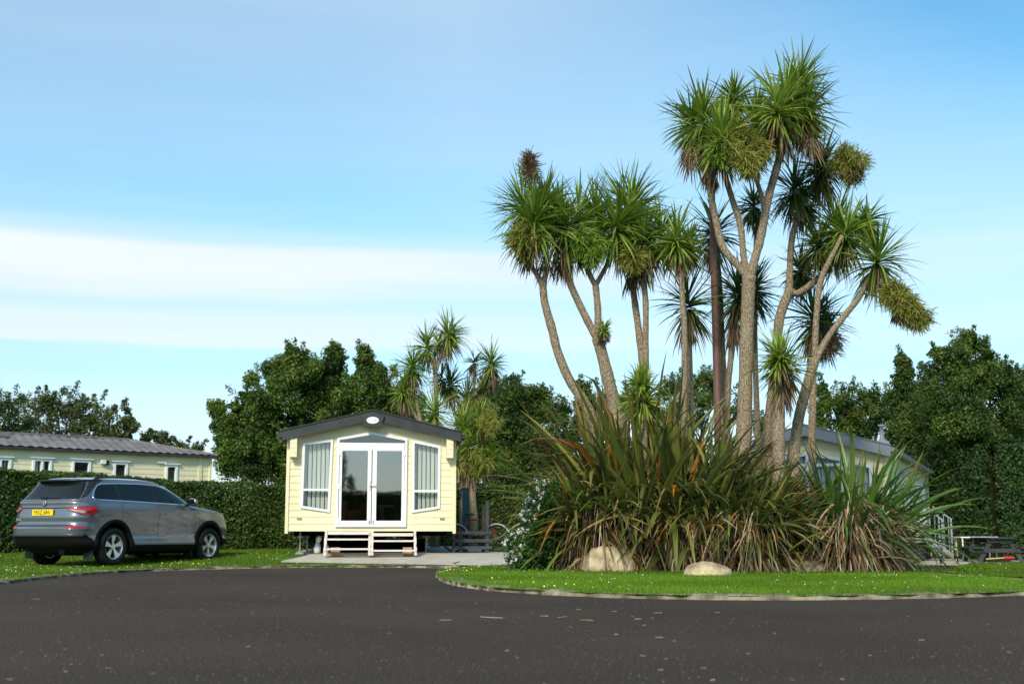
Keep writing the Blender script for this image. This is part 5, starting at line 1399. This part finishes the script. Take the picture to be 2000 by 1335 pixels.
TREEG = [(.070, .125, .018), (.10, .17, .024), (.045, .085, .015), (.14, .20, .03)]
TREED = [(.045, .085, .014), (.062, .11, .018), (.08, .135, .022), (.12, .18, .03)]
TREEO = [(.085, .12, .028), (.11, .15, .036), (.065, .09, .024), (.13, .15, .05)]
def broad_tree(label, blobs, Y, colors, trunk_px, size=.052, sub=18, per=330, group='broadleaf trees behind the park', depth=.8, subr=.42, cat='tree', twigs=0):
    tx_ = (trunk_px - 1000) / F * Y; root = empty('tree', (tx_, Y, gz(tx_, Y, -.05)), 0, label, cat, group); inv = -Vector(root.location)
    cents, rads = [], []; mb = MB()
    th = min(b[1] for b in blobs); cb = []
    for b in blobs:
        px, py, r = b; rm = r * Y / F; dy = random.uniform(-1, 1) * rm * depth
        c = P(px, py, Y + dy) + inv; cb.append((c, rm))
        k = max(5, int(sub * (r / 50) ** 1.6 * 1.2))
        u = unit(rng.normal(size=(k, 3))); rr = rng.uniform(.45, 1.0, k)[:, None]
        cents.append(np.array(c)[None] + u * rr * rm * np.array([1, 1, .9])); rads.append(rng.uniform(.7, 1.25, k) * subr * max(rm, .55) * (50 / max(r, 30)) ** .35)
    cents = np.concatenate(cents); rads = np.concatenate(rads)
    zt = max(c.z for c, _ in cb)
    mb.tube(smooth_path([(0, 0, -.1), (.05, 0, zt * .25), (-.08, .05, zt * .55), (0, 0, zt * .8)], 4), np.linspace(.28, .08, 13), 10)
    for c, rm in cb:
        b0_ = Vector((0, 0, zt * random.uniform(.15, .5))); mid = b0_.lerp(c, .5) + Vector((0, 0, -.15 * (c - b0_).length * .3))
        mb.tube(smooth_path([tuple(b0_), tuple(mid), tuple(c)], 4), np.linspace(.10, .02, 9), 6)
    for i in rng.choice(len(cents), min(len(cents), 90), replace=False):
        cc = Vector(cents[i]); near = min(cb, key=lambda t: (t[0] - cc).length)[0]; mb.tube([near, near.lerp(cc, .6) + Vector((0, 0, .05)), cc + (cc - near) * .2], [.02, .012, .005], 5)
    mb.build('trunk', M_BARK2, root, smooth=True)
    V, Fq, C = leaf_cloud(cents, rads, per, size, colors)
    # shoots standing out of the crown
    sh, shr = [], []
    for c, rm in cb:
        for _ in range(3):
            u = unit(rng.normal(size=3) * np.array([1, 1, .5]) + np.array([0, 0, .9])); p = np.array(c) + u * rm * .95; r_ = rng.uniform(.13, .22); st_ = unit(u * .6 + np.array([0, 0, 1.0]) + rng.normal(size=3) * .25)
            for q_ in range(rng.integers(2, 4)): sh.append(p.copy()); shr.append(r_); p = p + st_ * r_ * 1.25; r_ *= .78
    V3, F3, C3 = leaf_cloud(sh, np.array(shr), 34, size * .9, colors)
    # outlying sprigs
    k = int(len(cents) * .5); i = rng.choice(len(cents), k); ce = cents[i] + unit(rng.normal(size=(k, 3)) + np.array([0, 0, .4])) * (rads[i][:, None] * 1.1)
    V2, F2, C2 = leaf_cloud(ce, rads[i] * .45, max(20, per // 5), size * .9, colors)
    blade_obj('crown', [(V, Fq, C), (V2, F2, C2), (V3, F3, C3)], LEAF, root, smooth=False)
    return root

# white flowered bush at the left end of the bed
bb = P(1035, 1111, 21.0)
bu = empty('flowering_bush', (bb.x, 21.0, gz(bb.x, 21.0, .04)), 0, 'rounded green bush with white and pale pink flowers at the left end of the bed', 'bush')
cc, rr = [], []
for (px, py, r) in [(1030, 1085, 36), (1050, 1050, 36), (1035, 1020, 32), (1062, 990, 30), (1055, 1090, 34), (1015, 1060, 22), (1012, 1095, 22), (1078, 1030, 34), (1075, 1075, 34), (1075, 965, 24), (1042, 985, 20)]:
    c = np.array(P(px, py, 21.0) - bu.location); rm = r * 21 / F; k = 26; u = unit(rng.normal(size=(k, 3))); cc.append(c + u * rm * rng.uniform(.4, 1, (k, 1))); rr.append(np.full(k, .11) * rng.uniform(.7, 1.3, k))
cc = np.concatenate(cc); rr = np.concatenate(rr)
blade_obj('foliage', [leaf_cloud(cc, rr, 120, .022, [(.04, .12, .018), (.06, .16, .022), (.03, .08, .015)])], LEAF, bu, smooth=False)
mb = MB()
for i in rng.choice(len(cc), 60, replace=False): mb.tube([(0, 0, 0), tuple(cc[i] * np.array([.5, .5, .6])), tuple(cc[i])], [.012, .008, .004], 5)
mb.build('stems', M_BARK2, bu)
fl_c = []
for _ in range(1500):
    i = rng.integers(len(cc)); c = cc[i] + unit(rng.normal(size=3)) * rr[i] * 1.1
    if c[1] < .1 and (c[0] < -.08 + .32 * (c[2] - .3)) and rng.random() < .6: fl_c.append(c)
fl_c = np.array(fl_c)
V, Fq, C = leaf_cloud(fl_c, np.full(len(fl_c), .034), 12, .015, [(.8, .78, .76), (.75, .55, .60), (.82, .80, .78)], asp=.9)
blade_obj('flowers', [(V, Fq, C)], LEAF, bu, smooth=False)

# ------------------------------------------------------------------ hedges
def hedge(name, path, width, label, dens=900, size=.035, colors=TREEG, bump=.12, kind=None, cat='hedge'):
    """path: (x,y,top z) ; clipped hedge"""
    root = empty(name, (path[0][0], path[0][1], gz(path[0][0], path[0][1], -.02)), 0, label, cat); inv = np.array(root.location)
    core = MB(); n_tot = 0; parts = []
    for i in range(len(path) - 1):
        a = np.array(path[i][:2]); b = np.array(path[i + 1][:2]); L = np.linalg.norm(b - a); d = (b - a) / L; s = np.array([-d[1], d[0]])
        za, zb = path[i][2], path[i + 1][2]; hw = width / 2
        def fill(n, side):
            t = rng.uniform(-.35 / L, 1 + .35 / L, n); base = a + (b - a) * t[:, None]; top = za + (zb - za) * t; g0 = g(base[:, 0], base[:, 1])
            wob = bump * (np.sin(t * L * 2.1 + i) * .5 + np.sin(t * L * 5.3 + 2 * i) * .3 + rng.normal(size=n) * .45)
            if side == 0:
                off = rng.uniform(-hw, hw, n); z = top + wob * .55; q_ = base + s * off[:, None]
            else:
                z = g0 + (top - g0) * rng.random(n); off = side * (hw + wob * .8 + .06 * np.sin(z * 4 + t * L * 3)); q_ = base + s * off[:, None]
            nn = np.zeros((n, 3)); nn[:, 2] = 1 if side == 0 else .25
            if side: nn[:, 0] = s[0] * side; nn[:, 1] = s[1] * side
            c = np.column_stack([q_, z]) - inv
            nrm = unit(nn + rng.normal(size=(n, 3)) * .65); aa = unit(np.cross(nrm, rng.normal(size=(n, 3)))); bb_ = np.cross(nrm, aa)
            sz = size * rng.uniform(.6, 1.4, n)[:, None]
            V = np.stack([c - aa * sz, c + bb_ * sz * .6, c + aa * sz, c - bb_ * sz * .6], 1)
            cl = np.array(colors)[(np.floor(t * L * 2.3 + np.sin(z * 3) * 1.5).astype(int) * 7 + rng.integers(0, 2, n)) % len(colors)] * rng.uniform(.7, 1.3, (n, 1))
            brown = rng.random(n) < .02; cl[brown] = [.16, .11, .05]
            parts.append((V, np.arange(n * 4).reshape(-1, 4), np.repeat(cl[:, None], 4, 1)))
        h = (za + zb) / 2
        fill(int(L * width * dens * 1.3), 0); fill(int(L * h * dens), -1); fill(int(L * h * dens * .5), 1)
        M = Matrix(((d[0], s[0], 0, a[0] - inv[0]), (d[1], s[1], 0, a[1] - inv[1]), (0, 0, 1, -inv[2]), (0, 0, 0, 1)))
        k = 10
        vs = []
        for j in range(k + 1):
            t = j / k; z1 = za + (zb - za) * t - .10
            for (yy, zz) in ((-hw + .10, -.1), (-hw + .10, z1 - .06), (-hw + .2, z1), (hw - .2, z1), (hw - .10, z1 - .06), (hw - .10, -.1)): vs.append(M @ Vector((t * L, yy, zz)))
        fs = [(j * 6 + q_, j * 6 + (q_ + 1) % 6, (j + 1) * 6 + (q_ + 1) % 6, (j + 1) * 6 + q_) for j in range(k) for q_ in range(6)] + [(0, 1, 2, 3, 4, 5), tuple(k * 6 + q_ for q_ in range(5, -1, -1))]
        core.add(vs, fs)
    core.build('hedge_core', noisy('hedge_inside', (.012, .018, .006), (.03, .035, .014), 9, .95, .6, 30, spec=.05), root)  # solid dark core added inside so the hedge is not see-through
    blade_obj('foliage', parts, LEAF, root, smooth=False)
    return root
HEG = [(.075, .13, .024), (.09, .16, .026), (.055, .10, .02), (.12, .15, .035), (.07, .13, .024)]
hedge('hedge', [(-15.8, 24.5, 2.2), (-12.6, 27.2, 2.12), (-9.4, 30.4, 1.93), (-6.2, 33.6, 1.86), (-3.6, 34.6, 1.86)], 1.0, 'long clipped green hedge running behind the car to the cream home', 1500, .035, HEG)
hedge('hedge', [(-2.4, 40.4, 2.15), (1.5, 40.8, 2.15), (6.5, 42, 2.1)], 1.2, 'dark clipped hedge behind the cream home, left of the flax', 900, .045, TREEG)
hedge('hedge', [(14.2, 43, 3.2), (15.7, 39.7, 3.4), (21.5, 39.0, 3.7), (27, 38.6, 3.7)], 1.5, 'tall dark hedge behind the picnic table', 1100, .05, [(.03, .075, .014), (.045, .10, .018), (.022, .055, .012), (.05, .11, .02)], bump=.3)

# ------------------------------------------------------------------ background trees
broad_tree('big dense broadleaf tree rising behind the cream home roof, left side', [(600, 745, 55), (545, 775, 55), (480, 835, 50), (450, 885, 40), (560, 850, 80), (640, 800, 70), (700, 785, 50), (652, 705, 18), (590, 705, 26), (575, 694, 12), (560, 720, 24), (712, 735, 15), (716, 712, 9), (714, 694, 5), (652, 688, 8), (645, 740, 40), (740, 725, 8), (745, 765, 36), (760, 820, 60), (690, 860, 70), (480, 905, 45), (540, 915, 60), (620, 900, 70), (428, 802, 14), (440, 835, 26), (800, 810, 40), (520, 740, 30), (480, 790, 24)], 42, TREEG, 590)
broad_tree('dark loose tree between the cream home and the flax, behind the palm clump', [(960, 780, 30), (1015, 820, 40), (990, 790, 45), (1030, 785, 36), (1060, 790, 28), (1085, 815, 34), (1000, 850, 60), (965, 900, 55), (1050, 890, 60), (1000, 950, 55), (1090, 880, 40), (935, 830, 40), (1000, 750, 14)], 46, TREED, 1010, sub=20, per=300)
broad_tree('small tree showing between the palm trunks left of the flax', [(1140, 785, 22), (1140, 760, 12), (1180, 775, 26), (1165, 820, 40), (1120, 840, 34), (1215, 790, 30)], 48, TREEG, 1150, sub=16, per=260)
broad_tree('pale small tree glimpsed behind the middle palm trunks', [(1310, 770, 30), (1340, 755, 28), (1378, 745, 24), (1400, 775, 36), (1350, 800, 45), (1300, 820, 40), (1430, 800, 26), (1250, 800, 30), (1490, 835, 20)], 50, TREEG, 1350, sub=14, per=220)
broad_tree('light green tree above the grey roof on the right', [(1612, 762, 16), (1630, 785, 32), (1665, 790, 38), (1700, 785, 30), (1720, 810, 45), (1650, 830, 40), (1600, 800, 16), (1690, 850, 40), (1605, 830, 16)], 47, TREEG, 1690, sub=16, per=280)
broad_tree('tall dark tree with a narrow leading shoot, right of the light green tree', [(1763, 705, 4), (1770, 728, 7), (1758, 748, 10), (1785, 770, 16), (1745, 782, 13), (1775, 800, 32), (1815, 780, 18), (1800, 830, 60), (1760, 850, 50), (1820, 900, 70), (1770, 900, 45), (1840, 960, 60)], 44, TREED, 1800)
broad_tree('tallest dark tree at the right edge, rounded top', [(1880, 668, 24), (1855, 700, 32), (1905, 690, 34), (1850, 745, 48), (1905, 745, 55), (1945, 740, 36), (1870, 810, 70), (1940, 820, 70), (1900, 880, 80), (1960, 900, 70), (1850, 880, 60), (1880, 950, 60), (1960, 970, 60)], 41, TREED, 1900, sub=18)
broad_tree('dark tree cut by the right edge of the view', [(1990, 750, 30), (2010, 790, 45), (2040, 830, 60), (2000, 870, 60), (2040, 930, 70), (1990, 960, 50)], 42, TREED, 2030)
broad_tree('sparse olive tree behind the tiled roof, thin at its right side', [(70, 800, 38), (110, 790, 34), (150, 790, 36), (185, 805, 36), (215, 830, 34), (240, 815, 20), (130, 830, 40), (180, 850, 36), (80, 850, 40), (255, 835, 12), (230, 860, 26)], 58, TREEO, 140, sub=16, per=120, subr=.40, size=.07)
broad_tree('dark tree at the left edge behind the tiled roof', [(25, 790, 26), (0, 810, 40), (-40, 800, 50), (30, 835, 40), (-30, 850, 50), (50, 860, 30)], 52, TREED, -10, per=110)
broad_tree('low pale scrubby tree behind the end of the tiled roof', [(290, 862, 16), (310, 855, 12), (330, 868, 16), (355, 875, 12), (385, 880, 10), (270, 870, 16)], 60, TREEO, 320, sub=9, per=90, subr=.4, size=.07)
broad_tree('dark shrub mass under the right trees, beside the metal steps', [(1850, 1000, 45), (1880, 1040, 40), (1840, 1050, 30), (1920, 1000, 40)], 42, TREED, 1860, sub=14)

# background cabbage palms behind the cream home
BG = 'cabbage palms behind the cream home'
T('tallest background cabbage palm behind the cream home, two green heads', 37.5, [[(850, 940, 14), (852, 850, 11), (852, 770, 9), (848, 700, 9)], [(850, 730, 7), (862, 690, 6), (872, 650, 6)], [(849, 720, 6), (838, 690, 6), (832, 675, 6)]],
  [(874, 650, 42, 'l'), (884, 640, 28, 'm', .3), (833, 672, 36, 'm'), (856, 668, 26, 'm', .3)], (), [(872, 670, 34, 40), (834, 700, 34, 30)], BG, dens=.95)
T('left background cabbage palm with small heads at different heights', 37.0, [[(822, 940, 12), (824, 850, 9), (815, 790, 7), (806, 740, 6)], [(822, 830, 6), (800, 790, 5), (792, 770, 5)], [(824, 860, 6), (846, 830, 6)]],
  [(806, 712, 38, 'm'), (788, 760, 34, 'l'), (848, 798, 42, 'l'), (770, 720, 14, 'm'), (800, 745, 24, 'm')], (), [(806, 740, 34, 40), (792, 785, 34, 50), (848, 825, 34, 60)], BG, dens=.95)
T('right background cabbage palm with brown hanging leaves', 38.5, [[(905, 950, 14), (906, 850, 10), (920, 790, 8), (945, 740, 7), (958, 715, 6)], [(908, 840, 7), (925, 760, 6), (926, 715, 5)], [(905, 850, 7), (885, 800, 6), (880, 770, 5)]],
  [(960, 705, 38, 'm'), (925, 702, 26, 'd'), (880, 745, 40, 'd'), (912, 775, 44, 'm'), (945, 765, 34, 'd'), (862, 735, 30, 'd')], [(920, 800, 28, 22, 'o'), (948, 800, 22, 24, 'o')], [(962, 735, 38, 60), (900, 800, 34, 60)], BG, dens=.95)
T('low bushy background cabbage palm beside the corner of the cream home', 35.5, [[(925, 1010, 16), (922, 950, 12), (918, 900, 10)], [(920, 920, 8), (945, 880, 7)], [(920, 920, 7), (895, 890, 6)]],
  [(915, 865, 48, 'm'), (945, 850, 46, 'm'), (893, 895, 38, 'l'), (955, 890, 36, 'm'), (905, 825, 38, 'l'), (935, 815, 36, 'm')], [(935, 905, 26, 24, 'o'), (955, 825, 24, 24, 'o')], [(918, 910, 55, 80), (905, 950, 34, 40)], BG, dens=1.0)

# what stands across the road behind the camera and shows in the window panes
hedge('hedge', [(-14, -22, 3.0), (14, -24, 3.1)], 1.2, 'hedge across the road, seen only mirrored in the glass of the cream home', 250, .06, TREED)
for i, (x, h_) in enumerate(((-4.9, 5.4), (-3.9, 4.4), (-2.6, 4.8), (-6.3, 4.3), (.6, 5.6), (1.2, 4.2))):
    y = -23; rt = empty('cypress', (x, y, 0), 0, '%s mirrored in the door glass' % ('slim dark conifer, second tallest, left half of the row', 'short slim dark conifer second from the left of the row', 'middle-height slim dark conifer in the middle of the row', 'short slim dark conifer, leftmost end', 'tallest slim dark conifer toward the right of the row', 'small slim dark conifer, last on the right of the row')[i], 'conifer', 'conifers across the road mirrored in the glass')
    k = 40; z = rng.uniform(.5, h_, k); w_ = .55 * (1 - z / (h_ + .2)) + .05; a = rng.uniform(0, 6.28, k)
    ce = np.stack([np.cos(a) * w_ * .7, np.sin(a) * w_ * .7, z], 1)
    V, Fq, C = leaf_cloud(ce, np.full(k, .28), 50, .06, TREED); blade_obj('crown', [(V, Fq, C)], LEAF, rt, smooth=False)
    MB().tube([(0, 0, -.1), (0, 0, h_)], [.09, .02], 8).build('trunk', M_BARK2, rt)

# ------------------------------------------------------------------ sky, sun, camera
SUN_EL, SUN_AZ = 36.0, 198.0     # compass style: 0 = +Y, clockwise; the sun stands behind the camera to the left
w = bpy.data.worlds.new('World'); scene.world = w; w.use_nodes = True
nt = w.node_tree; nt.nodes.clear()
out = N(nt, 'ShaderNodeOutputWorld'); bg = N(nt, 'ShaderNodeBackground'); bg.inputs['Strength'].default_value = .14
sky = N(nt, 'ShaderNodeTexSky'); sky.sky_type = 'NISHITA'; sky.sun_disc = False
sky.sun_elevation = R(SUN_EL); sky.sun_rotation = R(SUN_AZ); sky.air_density = 1.0; sky.dust_density = .6; sky.ozone_density = 1.5
tc = N(nt, 'ShaderNodeTexCoord'); sx = N(nt, 'ShaderNodeSeparateXYZ'); nt.links.new(tc.outputs['Generated'], sx.inputs[0])
def M1(op, a, b=None, clamp=False):
    n = N(nt, 'ShaderNodeMath', operation=op); n.use_clamp = clamp
    for i, v in enumerate((a, b)):
        if v is None: continue
        if isinstance(v, (int, float)): n.inputs[i].default_value = v
        else: nt.links.new(v, n.inputs[i])
    return n.outputs[0]
el = M1('ARCSINE', sx.outputs[2]); az = M1('ARCTAN2', sx.outputs[0], sx.outputs[1])
def noise(su, sv, scale, detail, offz=0, rough=.5):
    cmb = N(nt, 'ShaderNodeCombineXYZ'); nt.links.new(M1('MULTIPLY', az, su), cmb.inputs[0]); nt.links.new(M1('MULTIPLY', el, sv), cmb.inputs[1]); cmb.inputs[2].default_value = offz
    n = N(nt, 'ShaderNodeTexNoise'); n.inputs['Scale'].default_value = scale; n.inputs['Detail'].default_value = detail; n.inputs['Roughness'].default_value = rough
    nt.links.new(cmb.outputs[0], n.inputs['Vector']); return n.outputs['Fac']
n1 = noise(.9, 7, 2.2, 5, 3.1); n2 = noise(2.6, 34, 1.5, 8, 7.7, .6); n3 = noise(.5, 3, 1.6, 2, 1.3)
# warped elevation drives a stack of streaky layers
ew = M1('ADD', el, M1('ADD', M1('MULTIPLY', M1('SUBTRACT', n1, .5), .022), M1('MULTIPLY', M1('SUBTRACT', n2, .5), .010)))
rmp = N(nt, 'ShaderNodeValToRGB'); cr = rmp.color_ramp; cr.interpolation = 'EASE'
stops = [(0.0, .62), (.07, .50), (.10, .46), (.128, .26), (.142, .34), (.150, .80), (.165, .74), (.178, .50), (.188, .74), (.205, .96), (.222, .92), (.232, .45), (.245, .24), (.27, .17), (.30, .24), (.335, .24), (.38, .27), (.44, .28), (.60, .30)]
cr.elements[0].position = 0; cr.elements[0].color = (stops[0][1],) * 3 + (1,); cr.elements[1].position = 1; cr.elements[1].color = (stops[-1][1],) * 3 + (1,)
for e_, v in stops[1:-1]:
    x = cr.elements.new(e_ / .6); x.color = (v, v, v, 1)
nt.links.new(M1('DIVIDE', ew, .6), rmp.inputs[0])
fade = M1('ADD', M1('MULTIPLY', az, 2.6), .38, clamp=True)          # the bright bank thins out to the right
fade2 = M1('MULTIPLY', fade, .85)
band = M1('ADD', M1('MULTIPLY', rmp.outputs[0], M1('SUBTRACT', 1.0, fade2)), M1('MULTIPLY', fade2, .46))
str_ = M1('MULTIPLY', M1('SUBTRACT', n2, .5), M1('SUBTRACT', .42, M1('MULTIPLY', M1('MULTIPLY', M1('SUBTRACT', el, .22), 20.0, clamp=True), .30))); lrg = M1('MULTIPLY', M1('SUBTRACT', n3, .5), .30)
hi = M1('MULTIPLY', M1('MULTIPLY', M1('SUBTRACT', el, .22), 3.0, clamp=True), M1('MINIMUM', M1('MULTIPLY', az, -2.3), .10))
mask = M1('ADD', M1('ADD', band, str_), M1('ADD', lrg, hi), clamp=True)
tint = N(nt, 'ShaderNodeMix', data_type='RGBA', blend_type='MULTIPLY'); tint.inputs['Factor'].default_value = 1
nt.links.new(sky.outputs[0], tint.inputs['A'])
tm = N(nt, 'ShaderNodeMix', data_type='RGBA'); nt.links.new(M1('MULTIPLY', M1('SUBTRACT', el, .04), 5.0, clamp=True), tm.inputs['Factor'])
tm.inputs['A'].default_value = (.66, .80, .95, 1); tm.inputs['B'].default_value = (.60, 1.03, 1.05, 1); nt.links.new(tm.outputs['Result'], tint.inputs['B'])
mixc = N(nt, 'ShaderNodeMix', data_type='RGBA'); nt.links.new(mask, mixc.inputs['Factor']); nt.links.new(tint.outputs['Result'], mixc.inputs['A'])
mixc.inputs['B'].default_value = (4.75, 5.15, 5.5, 1)
nt.links.new(mixc.outputs['Result'], bg.inputs['Color']); nt.links.new(bg.outputs[0], out.inputs[0])

sd = bpy.data.lights.new('sun', 'SUN'); sd.energy = 2.8; sd.angle = R(10); sd.color = (1, .91, .76)
so = bpy.data.objects.new('sun', sd); col.objects.link(so)
a_ = R(SUN_AZ); dv = Vector((math.sin(a_) * math.cos(R(SUN_EL)), math.cos(a_) * math.cos(R(SUN_EL)), math.sin(R(SUN_EL))))
so.rotation_euler = dv.to_track_quat('Z', 'Y').to_euler()

cd = bpy.data.cameras.new('camera'); co = bpy.data.objects.new('camera', cd); col.objects.link(co)
cd.sensor_width = 36; cd.lens = F / 2000 * 36; co.location = (0, 0, H); co.rotation_euler = (R(90) + PITCH, 0, 0)
cd.clip_start = .05; cd.clip_end = 4000
cd.dof.use_dof = True; cd.dof.focus_distance = 20.5; cd.dof.aperture_fstop = 2.4
scene.camera = co
scene.view_settings.view_transform = 'Standard'; scene.view_settings.look = 'None'; scene.view_settings.exposure = 0.45; scene.view_settings.gamma = 1
scene.cycles.max_bounces = 8; scene.cycles.transparent_max_bounces = 16
